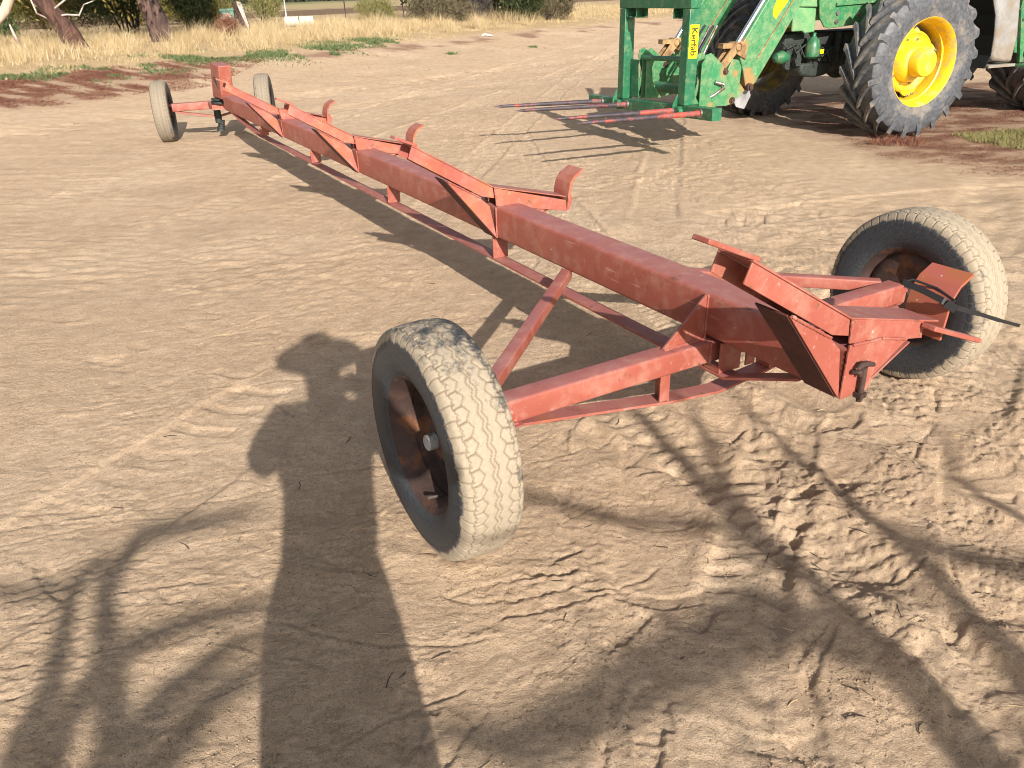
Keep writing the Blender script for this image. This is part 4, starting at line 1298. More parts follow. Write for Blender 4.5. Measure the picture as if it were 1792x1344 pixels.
# loader arms, hydraulics, tool carrier plates
def loader_side(y0, far):
    G = M['greend'] if not far else M['greenp']
    sgn = 1
    m = MB()
    arm = [(2.155, 1.085), (2.175, 0.98), (2.11, 0.83), (2.055, 0.66), (1.975, 0.655), (1.93, 0.69), (1.412, 1.476), (0.60, 2.30), (0.95, 2.45), (1.877, 1.489)]
    m.prism(arm, (0, 0, 0), (1, 0, 0), (0, 0, 1), (0, 1, 0), y0 - 0.10, y0)
    ar = tb("loader_arm", G, m, bevel=0.008)
    ar.location = LOADER
    m = MB()   # raised seam along the arm
    m.bar((1.945, y0 + 0.003, 0.935), (1.45, y0 + 0.003, 1.62), 0.012, 0.012, (0, 1, 0)); m.build("seam", M['brownst'], ar)
    m = MB()   # lower bell: extension to the tool carrier
    m.prism([(2.245, 0.945), (2.16, 0.93), (2.115, 0.86), (2.12, 0.70), (2.04, 0.62), (2.10, 0.565), (2.23, 0.495), (2.33, 0.49), (2.36, 0.70)], (0, 0, 0), (1, 0, 0), (0, 0, 1), (0, 1, 0), y0 - 0.075, y0 - 0.018)
    m.build("arm_tip", G, ar, bevel=0.008)
    m = MB()   # rust coloured pivot boss and links
    m.lathe([(-0.115, 0), (-0.115, 0.055), (0.018, 0.055), (0.018, 0.03), (0.03, 0.03), (0.03, 0)], 20, 'Y', (2.215, y0, 1.055))
    m.bar((2.225, y0 + 0.005, 1.06), (2.40, y0 + 0.005, 0.86), 0.022, 0.085, (0, 0, 1))
    m.bar((2.225, y0 - 0.09, 1.06), (2.40, y0 - 0.09, 0.86), 0.022, 0.085, (0, 0, 1))
    m.bar((2.235, y0 - 0.04, 1.07), (2.40, y0 - 0.04, 1.075), 0.10, 0.05, (0, 0, 1))
    m.prism([(2.18, 1.12), (2.10, 1.06), (2.10, 0.93), (2.17, 0.965), (2.24, 1.0), (2.25, 1.09)], (0, 0, 0), (1, 0, 0), (0, 0, 1), (0, 1, 0), y0 - 0.004, y0 + 0.018)
    m.build("pivot_link", M['brownst'], ar, bevel=0.004)
    m = MB()
    m.tube([(2.19, y0 - 0.045, 1.08), (1.66, y0 - 0.045, 1.83)], 0.027, 18)
    m.build("cylinder_rod", M['chrome'], ar)
    m = MB(); m.tube([(1.78, y0 - 0.045, 1.66), (1.20, y0 - 0.045, 2.48)], 0.05, 18); m.build("cylinder", M['greenp'], ar)
    for (a, z, r) in ((2.36, 0.83, 0.034), (2.245, 0.535, 0.036), (2.02, 0.655, 0.038)):
        m = MB(); m.lathe([(-0.09, 0), (-0.09, r), (0.040, r), (0.040, r * 0.6), (0.056, r * 0.6), (0.056, 0)], 18, 'Y', (a, y0, z))
        m.build("pivot_pin", M['rust'], ar)
    m = MB()   # tool carrier plates
    for yo in (0.018, -0.13):
        m.prism([(2.56, 1.02), (2.625, 1.0), (2.640, 0.93), (2.60, 0.80), (2.60, 0.72), (2.655, 0.50), (2.315, 0.485), (2.24, 0.50), (2.22, 0.55), (2.37, 0.83), (2.40, 0.90), (2.49, 0.97)], (0, 0, 0), (1, 0, 0), (0, 0, 1), (0, 1, 0), y0 + yo, y0 + yo + 0.016)
    m.box(2.40, 2.62, y0 - 0.13, y0 + 0.02, 0.49, 0.515)
    cr = m.build("tool_carrier", G, ar, bevel=0.004)
    if not far:
        m = MB()
        m.tube([(2.49, y0 + 0.045, 0.735), (2.40, y0 + 0.075, 0.71), (2.40, y0 + 0.085, 0.675), (2.52, y0 + 0.085, 0.615), (2.575, y0 + 0.07, 0.585), (2.58, y0 + 0.04, 0.585)], [0.020, 0.016, 0.015, 0.015, 0.018, 0.018], 12)
        m.build("latch_handle", M['steel'], ar)
        m = MB(); m.prism([(1.765, 1.50), (1.80, 1.40), (1.80, 1.345), (1.755, 1.305), (1.71, 1.37), (1.62, 1.47), (1.64, 1.54)], (0, 0, 0), (1, 0, 0), (0, 0, 1), (0, 1, 0), y0 + 0.001, y0 + 0.003)
        m.build("sticker", M['decal'], ar, smooth=0)
        m = MB()   # grey deflector plate hanging below the arm
        m.prism([(2.06, 0.62), (1.965, 0.64), (1.93, 0.555), (2.0, 0.42), (2.11, 0.45), (2.17, 0.54)], (0, 0, 0), (1, 0, 0), (0, 0, 1), (0, 1, 0), y0 - 0.065, y0 - 0.055)
        m.build("deflector_plate", M['galvd'], ar, bevel=0.002)
    return ar
M['galvd'] = simple("dull_grey_plate", (0.24, 0.24, 0.24), 0.6, 0.2, 0.3, 8)
loader_side(0.72, False)
loader_side(-0.42, True)
m = MB()
m.tube([(2.47, -0.5, 0.60), (2.47, 0.62, 0.625)], 0.06, 18)
tb("loader_cross_tube", M['greenf'], m, bevel=0).location = LOADER
for k, (x0, z0) in enumerate(((0.10, 1.02), (0.20, 1.05), (0.30, 1.0), (0.36, 1.03), (0.42, 0.98))):
    m = MB()
    m.tube([(2.2, x0 - 0.1, 1.25), (2.42, x0, z0), (2.52, x0 + 0.06, 0.86 - 0.03 * k), (2.50, x0 + 0.10, 0.74), (2.45, x0 + 0.18, 0.68)], 0.014, 8)
    tb("hydraulic_hose", M['black'] if k % 2 else M['steel'], m, bevel=0).location = LOADER
for (y0, y1, z0, z1) in ((0.15, 0.25, 0.66, 0.80), (0.32, 0.39, 0.64, 0.78)):
    m = MB(); m.box(2.42, 2.50, y0, y1, z0, z1); tb("valve_block", M['steel'], m, bevel=0.004).location = LOADER
m = MB(); m.prism([(2.35, 0.52), (2.35, 0.95), (2.05, 0.95), (2.05, 0.52)], (0, 0, 0), (1, 0, 0), (0, 0, 1), (0, 1, 0), 0.08, 0.14)
m.bar((2.45, 0.0, 0.95), (2.40, 0.18, 0.80), 0.05, 0.14)
tb("carrier_web", M['greend'], m, bevel=0.004).location = LOADER

# bale fork hanging on the loader: a thing of its own
fork = thing("bale_fork", tuple(Vector((4.10, 10.45, 0.40)) + _w(TH0, 3.0, 0.3) + _w(TH, 0.0, -0.1)), TH, "green bale fork frame with four long tines hung on the front loader of the tractor", "bale fork")
F0 = Vector((3.0, 0.2, 0.40))
TILT = 0.040
def fz(b_, z): return z + TILT * (b_ - 0.2)
class FB(MB):
    pass
def fbuild(mb, name, mat, bevel=0.004, parent=fork, smooth=35):
    mb.v = [(v[0] - F0.x, v[1] - F0.y, v[2] - F0.z) for v in mb.v]
    return mb.build(name, mat, parent, bevel=bevel, smooth=smooth)
GF = M['greenf']
m = MB(); m.bar((2.94, -1.12, fz(-1.12, 0.475)), (2.94, 1.40, fz(1.40, 0.475)), 0.11, 0.115, (0, 0, 1), 0.008)
fbuild(m, "base_bar", GF, 0, smooth=40)
for b0, bw in ((-0.355, 0.12), (0.865, 0.125)):
    m = MB()
    m.box(2.875, 3.0, b0 - bw / 2, b0 + bw / 2, fz(b0, 0.535), 1.445)
    u_ = fbuild(m, "upright", GF, 0.006)
    if b0 > 0:
        m = MB(); m.box(2.885, 2.990, b0 + bw / 2 + 0.001, b0 + bw / 2 + 0.0025, 1.0, 1.305)
        dc = fbuild(m, "sticker", M['decal'], 0, u_, smooth=0)
        # lettering, reading downwards
        cu = bpy.data.curves.new("lettering", 'FONT')
        cu.body = "Kerfab"; cu.size = 0.094; cu.align_x = 'CENTER'; cu.align_y = 'CENTER'; cu.offset = 0.0022
        to = bpy.data.objects.new("lettering_tmp", cu); COL.objects.link(to)
        bpy.context.view_layer.update()
        dg = bpy.context.evaluated_depsgraph_get()
        me = bpy.data.meshes.new_from_object(to.evaluated_get(dg))
        bpy.data.objects.remove(to)
        # text x -> down (-z), text y -> towards the viewer's right (-a), on the +b face
        for v in me.vertices:
            x_, y_ = v.co.x, v.co.y
            v.co = (2.9375 - y_ - F0.x, b0 + bw / 2 + 0.0035 - F0.y, 1.152 - x_ - F0.z)
        lt = link("lettering", me, M['ink'], dc, smooth=0)
m = MB(); m.box(2.878, 2.998, -0.43, 0.93, 1.4465, 1.57); fbuild(m, "top_bar", GF, 0.006)
for (a0, a1, z0, z1) in ((-0.292, -0.20, 1.365, 1.4455), (-0.09, 0.01, 1.365, 1.4455), (0.62, 0.74, 1.365, 1.4455)):
    m = MB()
    m.prism([(a0, z1), (a1, z1), (a1, z0 + 0.004), (a0, z0)], (0, 0, 0), (0, 1, 0), (0, 0, 1), (1, 0, 0), 2.90, 2.912)
    m.box(2.90, 2.99, a0, a0 + 0.010, z0, z1)
    m.box(2.90, 2.99, a0, a1, z0 - 0.010, z0)
    fbuild(m, "hook_lug", GF, 0.002)
m = MB(); m.tube([(2.90, -0.05, 0.955), (2.90, 0.80, 0.985)], 0.026, 16); fbuild(m, "cross_rod", GF, 0)
for b0, z1 in ((-0.12, 1.03), (-0.03, 1.0), (0.70, 1.0), (0.99, 1.0)):
    m = MB()
    m.prism([(2.87, 0.53), (2.87, z1 - 0.05), (2.83, z1), (2.76, z1 - 0.04), (2.80, 0.85), (2.78, 0.70), (2.66, 0.53)], (0, 0, 0), (1, 0, 0), (0, 0, 1), (0, 1, 0), b0, b0 + 0.014)
    fbuild(m, "carrier_hook", M['greenp'], 0.003)
m = MB()
m.prism([(-0.275, 0.535), (-0.290, 0.93), (-0.13, 0.93), (-0.10, 0.535)], (0, 0, 0), (0, 1, 0), (0, 0, 1), (1, 0, 0), 2.90, 2.912)
fbuild(m, "stay_plate", M['greenf'], 0.002)
for b0 in (-0.43, 0.80):
    m = MB()
    m.prism([(3.0, fz(b0, 0.53)), (3.0, fz(b0, 0.64)), (3.055, fz(b0, 0.54)), (3.055, fz(b0, 0.45))], (0, 0, 0), (1, 0, 0), (0, 0, 1), (0, 1, 0), b0, b0 + 0.012)
    m.lathe([(0, 0), (0, 0.055), (0.045, 0.05), (0.045, 0)], 18, 'X', (2.996, b0 + 0.06, fz(b0, 0.475)))
    fbuild(m, "tine_socket_brace", GF, 0.002)
for b0 in (1.215, 0.80, -0.19, -0.78):
    tipb = {1.215: 1.232, 0.80: 0.757, -0.19: -0.218, -0.78: -0.861}[b0]
    z0 = fz(b0, 0.480); z1 = fz(b0, 0.478) + (0.02 if b0 > 0 else 0.03)
    def at(f): return (3.0 + 1.365 * f, b0 + (tipb - b0) * f, z0 + (z1 - z0) * f)
    m = MB()
    m.tube([at(0.0), at(0.05), at(0.55), at(0.93), at(1.0)], [0.027, 0.026, 0.022, 0.016, 0.003], 14)
    tn = fbuild(m, "tine", M['tine'], 0)
    m = MB()
    m.lathe([(-0.002, 0), (-0.002, 0.044), (0.020, 0.044), (0.020, 0)], 18, 'X', (3.0, b0, z0))
    fbuild(m, "collar", M['steel'], 0, tn)
    m = MB()
    if b0 > 0:
        m.tube([at(0.016), at(0.05), at(0.32)], [0.0278, 0.0268, 0.0247], 14, cap=False)
    else:
        m.tube([at(0.016), at(0.05), at(0.10)], [0.0278, 0.0268, 0.0263], 14, cap=False)
    fbuild(m, "paint_band", M['tinered'], 0, tn)

# ------------------------------------------------------------------ vegetation and background
def blades(name, xy, hgt, wid, lean, mat, seed, label, cat, sink=0.01, parent=None, zadd=None, droop=0.5):
    rng = np.random.default_rng(seed)
    n = len(xy)
    x, y = xy[:, 0], xy[:, 1]
    z = ground_h(x, y) - sink
    if zadd is not None: z = z + zadd
    a = rng.random(n) * 2 * np.pi
    h = hgt * (0.45 + 0.75 * rng.random(n)); ln = lean * rng.random(n) * h
    wdt = wid * (0.6 + 0.8 * rng.random(n))
    dx, dy = np.cos(a), np.sin(a)
    b = rng.random(n) * 2 * np.pi
    px, py = np.cos(b) * wdt, np.sin(b) * wdt
    P = lambda f, k: np.stack([x + dx * ln * f * (1 - droop + droop * f) * 1.2, y + dy * ln * f * (1 - droop + droop * f) * 1.2, z + h * (f - 0.25 * lean * f * f)], -1) + k * np.stack([px, py, 0 * px], -1) * (1 - 0.75 * f)
    V = np.stack([P(0, -1), P(0, 1), P(0.55, 1), P(0.55, -1), P(1.0, 0.15), P(1.0, -0.15)], 1).reshape(-1, 3)
    I = (np.arange(n) * 6)[:, None]
    F = np.concatenate([I + np.array([[0, 1, 2, 3]]), I + np.array([[3, 2, 4, 5]])], 0)
    me = np_mesh(name, V, F)
    o = link(name, me, mat, parent, smooth=0)
    if label: tag(o, label, cat, kind='stuff')
    return o

def on_sa(s, al):
    """verge coordinates: s across, al along"""
    return np.stack([-0.8 * s + 0.6 * al, 0.6 * s + 0.8 * al], -1)

rng = np.random.default_rng(21)
n = 170000
al = 3 + 40 * rng.random(n) ** 1.1
# keep nearer stuff denser
s0 = 16.5 + 0.35 * np.sin(al * 1.3) + 0.25 * np.sin(al * 3.1 + 1)
s = s0 + 13.0 * rng.random(n) ** 1.7
xy = on_sa(s, al)
cl = fbm(xy[:, 0], xy[:, 1], 0.9, 3, 301)
keep = rng.random(n) < (0.12 + 2.0 * np.clip(cl + 0.20, 0, 1)) * (0.35 + 0.65 * sstep(0.0, 1.2, s - s0))
keep &= ~((np.hypot(xy[:, 0] + 6.8, xy[:, 1] - 28.6) < 0.9))
xy = xy[keep]; s = s[keep]; s0 = s0[keep]; cl = cl[keep]
tall = (0.12 + 0.36 * sstep(0.6, 3.6, s - s0)) * (0.70 + 1.1 * np.clip(cl, -0.35, 0.7))
right = sstep(-3.5, 1.0, xy[:, 0])
tall = 0.85 * tall * (1 - 0.25 * right)
blades("dry_grass", xy, tall, 0.0048, 1.25, M['straw'], 5, "tall bleached dry grass along the verge under the trees", "dry grass")
# taller ragged tufts standing out of it
nt_ = 330
al = 3 + 36 * rng.random(nt_); s = 17.3 + 6.5 * rng.random(nt_)
c_ = on_sa(s, al)
c_ = c_[np.hypot(c_[:, 0] + 6.8, c_[:, 1] - 28.6) > 1.1]
k_ = 70
bp_ = np.repeat(c_, k_, 0) + rng.normal(size=(len(c_) * k_, 2)) * 0.13
hh_ = np.repeat(0.30 + 0.42 * rng.random(len(c_)) ** 1.4, k_)
blades("dry_grass_tufts", bp_, hh_, 0.0045, 1.0, M['straw'], 15, "ragged taller tufts of dry grass among the shorter grass", "dry grass")
n = 34000
al = 3 + 26 * rng.random(n); s = 16.3 + 0.35 * np.sin(al * 1.3) + 0.55 * rng.normal(size=n)
xy = on_sa(s, al)
pt = fbm(xy[:, 0], xy[:, 1], 1.5, 3, 311)
keep = (pt > 0.04) & (xy[:, 0] < -2.8)
blades("green_weeds", xy[keep], 0.11, 0.010, 1.5, M['weedgreen'], 6, "low green weeds in patches along the front edge of the dry grass", "weeds", zadd=None)
n = 90000
al = 0 + 16 * rng.random(n); s = 13.6 + 2.9 * rng.random(n)
xy = on_sa(s, al)
keep = (fbm(xy[:, 0] - 0.6 * xy[:, 1], (xy[:, 1] + 0.6 * xy[:, 0]) * 3, 1.2, 3, 211) > -0.12) & (xy[:, 0] < -5.4)
blades("red_weeds", xy[keep], 0.055, 0.0055, 1.8, M['weedred'], 7, "matted red brown weeds between the dirt and the dry grass at the left", "weeds")
# weeds and short grass by the tractor
n = 75000
x = 3.6 + 6.5 * rng.random(n); y = 6.4 + 6.6 * rng.random(n)
pt = fbm(x, y * 1.5, 0.5, 4, 221)
edge = (x - 3.8) * 0.9 + 0.5 * fbm(x, y, 0.9, 3, 217)
keep = (pt > -0.10) & (edge > 0.2) & ((y - 6.9) + 0.55 * (x - 4.6) > 0.3 * rng.random(n)) & (y < 12)
xyr = np.stack([x, y], -1)[keep]
blades("red_weed_mat", xyr, 0.040, 0.0042, 1.8, M['weedred'], 8, "thin mat of dry red brown weeds on the dirt round the tractor wheels", "weeds")
n = 26000
x = 4.7 + 3.2 * rng.random(n); y = 7.4 + 2.4 * rng.random(n)
d = np.hypot((x - 6.35) / 1.25, (y - 8.85) / 0.75) + 0.35 * fbm(x, y, 0.5, 3, 321)
keep = d < 0.95
blades("short_grass", np.stack([x, y], -1)[keep], 0.07, 0.0045, 1.2, M['grassmix'], 9, "patch of short dull green grass at the right beside the tractor wheel", "grass")
# dry twiggy weed against the tractor tyre
n = 420
a = rng.random(n) * 6.28; r = 0.20 * np.sqrt(rng.random(n))
t_ = blades("tumbled_weed", np.stack([4.42 + r * np.cos(a) * 1.5, 8.90 + r * np.sin(a)], -1), 0.16, 0.003, 1.5, M['weedred'], 10, None, None)
tag(t_, "tuft of dry red brown weed against the front tyre of the tractor", "weed")

def leaf_cloud(name, pts, size, mat, parent, seed, aspect=2.2, hang=0.0, per=14, spread=0.22):
    """clusters of small leaf faces round the given points"""
    rng = np.random.default_rng(seed)
    pts = np.repeat(np.asarray(pts), per, 0)
    n = len(pts)
    c = pts + rng.normal(size=(n, 3)) * spread
    d = rng.normal(size=(n, 3)); d[:, 2] -= hang * 2
    d /= np.linalg.norm(d, axis=1)[:, None]
    e = np.cross(d, rng.normal(size=(n, 3))); e /= np.linalg.norm(e, axis=1)[:, None]
    sz = size * (0.6 + 0.8 * rng.random(n))[:, None]
    V = np.stack([c, c + d * sz * 0.5 + e * sz / aspect * 0.5, c + d * sz, c + d * sz * 0.5 - e * sz / aspect * 0.5], 1).reshape(-1, 3)
    F = np.arange(n * 4).reshape(-1, 4)
    me = np_mesh(name, V, F)
    return link(name, me, mat, parent, smooth=0)

def ellipsoid(rng, n, c, r, hollow=0.35):
    d = rng.normal(size=(n, 3)); d /= np.linalg.norm(d, axis=1)[:, None]
    q = (hollow + (1 - hollow) * rng.random(n) ** 0.6)[:, None]
    return np.array(c) + d * q * np.array(r)

def limb(p0, p1, r0, r1, wob, seed, k=7):
    rg = random.Random(seed)
    pts = []; rs = []
    for i in range(k):
        f = i / (k - 1)
        q = Vector(p0).lerp(Vector(p1), f)
        s_ = wob * sin(pi * f)
        pts.append(q + Vector((rg.uniform(-1, 1), rg.uniform(-1, 1), rg.uniform(-0.5, 0.5))) * s_)
        rs.append(r0 + (r1 - r0) * f)
    return pts, rs

def rough_trunk(mb, pts, rad, n=22, amp=0.13, seed=3):
    """trunk with a furrowed, flaring outline"""
    o = len(mb.v)
    mb.tube(pts, rad, n)
    rg = np.random.default_rng(seed)
    ridge = 1 + amp * rg.normal(size=n)
    ctr = [Vector(p) for p in pts]
    for i in range(len(pts)):
        for k in range(n):
            v = Vector(mb.v[o + i * n + k])
            s_ = ridge[k] * (1 + 0.06 * rg.normal())
            mb.v[o + i * n + k] = tuple(ctr[i] + (v - ctr[i]) * s_)

def tree(name, x, y, pts, rad, mat, label, crown, leafm, group=None, seed=1, limbs=(), leaf=0.11, per=16, hang=0.8, ncl=420, rr=0.3):
    z0 = gz(x, y)
    o = thing(name, (x, y, z0 - 0.05), 0, label, "tree", group)
    m = MB()
    # finer samples along the trunk
    P = [Vector(p) for p in pts]
    fine = []; fr_ = []
    for i in range(len(P) - 1):
        for k in range(4):
            f = k / 4
            fine.append(P[i].lerp(P[i + 1], f)); fr_.append(rad[i] + (rad[i + 1] - rad[i]) * f)
    fine.append(P[-1]); fr_.append(rad[-1])
    rough_trunk(m, fine, fr_, 24, 0.12, seed)
    m.build("trunk", mat, o, smooth=60)
    if limbs:
        m = MB()
        for k, (a, b_, r0, r1) in enumerate(limbs):
            p_, r_ = limb(a, b_, r0, r1, 0.18 * (Vector(b_) - Vector(a)).length * 0.5, seed * 10 + k)
            m.tube(p_, r_, 10)
        m.build("limbs", mat, o, smooth=60)
    rg = np.random.default_rng(seed)
    cp = [ellipsoid(rg, int(ncl * w_), c, r) for (c, r, w_) in crown]
    leaf_cloud("crown", np.concatenate(cp), leaf, leafm, o, seed + 50, hang=hang, per=per, spread=rr)
    return o

# two furrowed trees in the dry grass
tree("gum_tree", -10.38, 20.38, [(0.14, 0, 0), (0.08, 0, 0.25), (-0.06, 0, 0.6), (-0.40, 0.0, 1.15), (-0.58, 0.1, 1.9), (-0.7, 0.1, 3.2), (-0.5, 0, 5.0)], [0.255, 0.225, 0.205, 0.19, 0.18, 0.16, 0.10],
     M['bark'], "leaning red brown trunk with furrowed bark and bare twigs in the dry grass",
     [((-0.8, 0.6, 5.2), (3.0, 2.4, 2.6), 1.0), ((1.6, 0.4, 3.6), (1.6, 1.3, 1.2), 0.4), ((1.3, 0.9, 2.2), (0.9, 0.7, 0.7), 0.20), ((-1.2, 1.1, 1.9), (0.7, 0.5, 0.6), 0.14)], M['olivelit'], seed=2, leaf=0.13,
     limbs=[((-0.6, 0.1, 2.5), (1.6, 0.3, 3.6), 0.1, 0.03), ((-0.6, 0.1, 3.0), (-2.6, 0.4, 4.8), 0.1, 0.03)])
tw = MB()
for pl in ([(-0.1, -0.05, 0.75), (0.15, -0.1, 0.78), (0.45, -0.12, 0.76), (0.62, -0.12, 0.98), (0.85, -0.1, 1.05)],
           [(-0.15, -0.05, 0.90), (0.08, -0.1, 1.02), (0.25, -0.1, 1.12), (0.6, -0.05, 1.15), (1.0, 0, 1.20), (1.25, 0, 1.32)],
           [(-0.35, -0.05, 0.72), (-0.55, -0.08, 0.82), (-0.62, -0.08, 1.2)]):
    tw.tube(pl, [0.026, 0.022, 0.018, 0.014, 0.011, 0.008][:len(pl)], 7)
gt = [o for o in bpy.data.objects if o.name == "gum_tree"][0]
tw.build("bare_twig", M['oldwood'], gt)
tree("gum_tree", -9.0, 22.19, [(0.17, 0, 0), (0.13, 0, 0.3), (0.06, 0, 0.7), (-0.10, 0.0, 1.2), (-0.22, 0.1, 2.0), (-0.2, 0.2, 3.4), (0.1, 0.3, 5.2)], [0.285, 0.262, 0.25, 0.24, 0.23, 0.19, 0.12],
     M['bark2'], "thick upright tree trunk with dark grey brown bark right of the leaning tree",
     [((0.0, 0.8, 5.4), (3.2, 2.6, 2.5), 1.0), ((-1.6, 0.6, 3.2), (1.2, 1.0, 1.0), 0.3), ((-1.25, 1.0, 1.75), (0.7, 0.6, 0.5), 0.16)], M['olivelit'], seed=5, leaf=0.13,
     limbs=[((-0.2, 0.1, 2.6), (-1.9, 0.5, 3.4), 0.12, 0.03), ((-0.2, 0.2, 3.0), (1.9, 0.6, 4.8), 0.12, 0.03)])
# pale limb at the very left
z0 = gz(-12.1, 20.0)
o = thing("pale_tree", (-12.1, 20.0, z0), 0, "smooth pale limb curving up out of the dry grass at the far left", "tree")
m = MB(); m.tube([(0.05, 0, -0.1), (0.02, 0, 0.25), (0.10, 0, 0.42), (0.34, 0, 0.62), (0.62, 0.02, 0.85), (0.80, 0.02, 1.1), (0.92, 0.0, 1.45), (1.35, -0.2, 2.6), (1.5, -0.3, 3.8)], [0.085, 0.09, 0.10, 0.105, 0.11, 0.10, 0.11, 0.08, 0.04], 14)
m.tube([(0.86, 0.0, 1.22), (1.05, 0.05, 1.45), (1.6, 0.2, 2.0)], [0.07, 0.05, 0.03], 10)
m.build("trunk", M['palebark'], o, smooth=60)
rg = np.random.default_rng(77)
leaf_cloud("crown", ellipsoid(rg, 220, (1.3, 0.2, 4.4), (2.0, 1.8, 1.4)), 0.13, M['olive'], o, 78, hang=0.8)
m = MB(); m.tube([(0.66, 0.1, 0.0), (0.60, 0.1, 0.35), (0.57, 0.1, 0.55)], [0.05, 0.035, 0.015], 8); m.tube([(0.70, 0.1, 0.05), (0.45, 0.15, 0.12), (0.30, 0.1, 0.10)], [0.05, 0.05, 0.03], 8)
m.build("stump", M['oldwood'], o)

# dark many-stemmed tree in the middle distance
tree("dark_tree", -0.85, 32.6, [(0.0, 0, 0), (0.0, 0, 0.35), (-0.1, 0, 0.8), (-0.2, 0.0, 1.5), (-0.3, 0.1, 2.4), (-0.2, 0.2, 3.6)], [0.78, 0.66, 0.52, 0.38, 0.28, 0.18],
     M['darkbark'], "dark thick stemmed tree with drooping branches standing in the dry grass beyond the yard",
     [((0.0, -2.6, 3.5), (4.4, 1.8, 1.2), 1.3), ((0.0, 0.2, 4.6), (4.2, 2.6, 2.0), 0.6), ((-2.3, -0.4, 1.45), (0.9, 0.7, 0.35), 0.10), ((1.15, -0.3, 0.75), (0.55, 0.5, 0.6), 0.16), ((-0.75, -0.2, 0.55), (0.35, 0.4, 0.45), 0.06)], M['darkgreen'], seed=9, leaf=0.16, per=16, rr=0.3,
     limbs=[((0.2, 0, 0.25), (1.1, 0.1, 1.6), 0.30, 0.18), ((-0.3, 0, 0.2), (-0.8, 0.0, 1.2), 0.25, 0.12), ((-0.1, 0, 1.1), (-1.9, -0.1, 1.3), 0.16, 0.08), ((-1.9, -0.1, 1.3), (-2.9, -0.2, 0.65), 0.09, 0.02), ((-1.5, -0.1, 1.3), (-2.2, -0.2, 0.85), 0.06, 0.015),
            ((0.3, 0, 0.5), (0.7, -0.1, 1.9), 0.22, 0.16), ((1.7, 0.2, 0.0), (1.75, 0.2, 1.6), 0.07, 0.05)], ncl=520)

def shrub(x, y, w_, h_, mat, label, seed, n=260, leaf=0.10, name="shrub", group=None, hang=-0.2, lo=0.25, per=30, rr=None, stems=True):
    o = thing(name, (x, y, gz(x, y) - 0.03), 0, label, "shrub", group)
    rg = np.random.default_rng(seed)
    k = max(4, int(w_ * 2.2))
    cps = []
    for i in range(k):
        a = rg.random() * 6.28; r = 0.42 * w_ * math.sqrt(rg.random())
        rz = h_ * (0.28 + 0.16 * rg.random())
        cps.append(ellipsoid(rg, n // k, (r * cos(a), r * sin(a) * 0.7, h_ * (lo + 0.35 * rg.random()) + rz * 0.5), (w_ * 0.24, w_ * 0.2, rz)))
    leaf_cloud("foliage", np.concatenate(cps), leaf * 1.15, mat, o, seed + 1, hang=hang, per=per, spread=rr or 0.09 * w_ ** 0.5, aspect=7.5)
    if stems:
        m = MB()
        for i in range(7):
            a = rg.random() * 6.28; r = 0.35 * w_ * rg.random()
            m.tube([(0.1 * cos(a), 0.1 * sin(a), 0), (r * cos(a) * 0.6, r * sin(a) * 0.6, h_ * 0.35), (r * cos(a), r * sin(a), h_ * 0.75)], [0.03, 0.022, 0.01], 6)
        m.build("stem", M['darkbark'], o)
    return o
GL = "shrubs behind the dry grass"
shrub(-15.2, 25.6, 4.2, 2.1, M['olive'], "big olive green shrub behind the pale limb at the far left", 401, 520, 0.13)
shrub(-13.9, 23.6, 1.5, 0.95, M['weedgreen'], "small bright green bush in front of the olive shrub at the far left", 402, 160, 0.09)
shrub(-13.2, 26.2, 3.0, 2.2, M['olivelit'], "yellowish olive shrub just left of the leaning trunk", 403, 420, 0.13)
shrub(-11.3, 25.8, 3.2, 2.3, M['darkgreen'], "dark green shrub in shade between the two furrowed trunks", 404, 460, 0.13)
shrub(-12.2, 28.6, 4.5, 3.0, M['olivelit'], "tall yellow olive shrub rising behind the dark shrub", 405, 520, 0.14)
shrub(-9.5, 26.0, 2.2, 1.7, M['darkgreen'], "dark green shrub right behind the thick upright trunk", 406, 320, 0.12)
shrub(-9.35, 27.2, 1.6, 1.5, M['olive'], "dusty olive shrub right of the thick upright trunk", 407, 320, 0.10)
shrub(-7.75, 24.4, 0.9, 0.5, M['weedred'], "dry red brown docks in the grass below the leaning post", 408, 160, 0.07)
shrub(-7.95, 28.7, 1.0, 1.15, M['grassmix'], "yellow green broom bush just right of the leaning post", 409, 300, 0.10, hang=-0.8)
shrub(-4.6, 31.8, 1.2, 0.85, M['grassmix'], "sparse yellow green bush left of the dark tree", 410, 220, 0.09, hang=-0.7)
shrub(-2.75, 31.2, 2.6, 0.95, M['greybush'], "wide grey brown twiggy bush under the drooping branches of the dark tree", 411, 420, 0.12, hang=-0.4)
shrub(0.95, 32.4, 1.5, 1.1, M['darkgreen'], "dark green leafy bush right of the dark tree trunk", 412, 300, 0.14)
shrub(1.9, 33.2, 1.7, 0.95, M['greybush'], "dry reddish grey bush at the right end of the grass verge", 413, 280, 0.11, hang=-0.7)
shrub(-15.5, 42.0, 6.0, 1.2, M['olive'], "low olive hedge far behind the leaning post", 414, 320, 0.2)

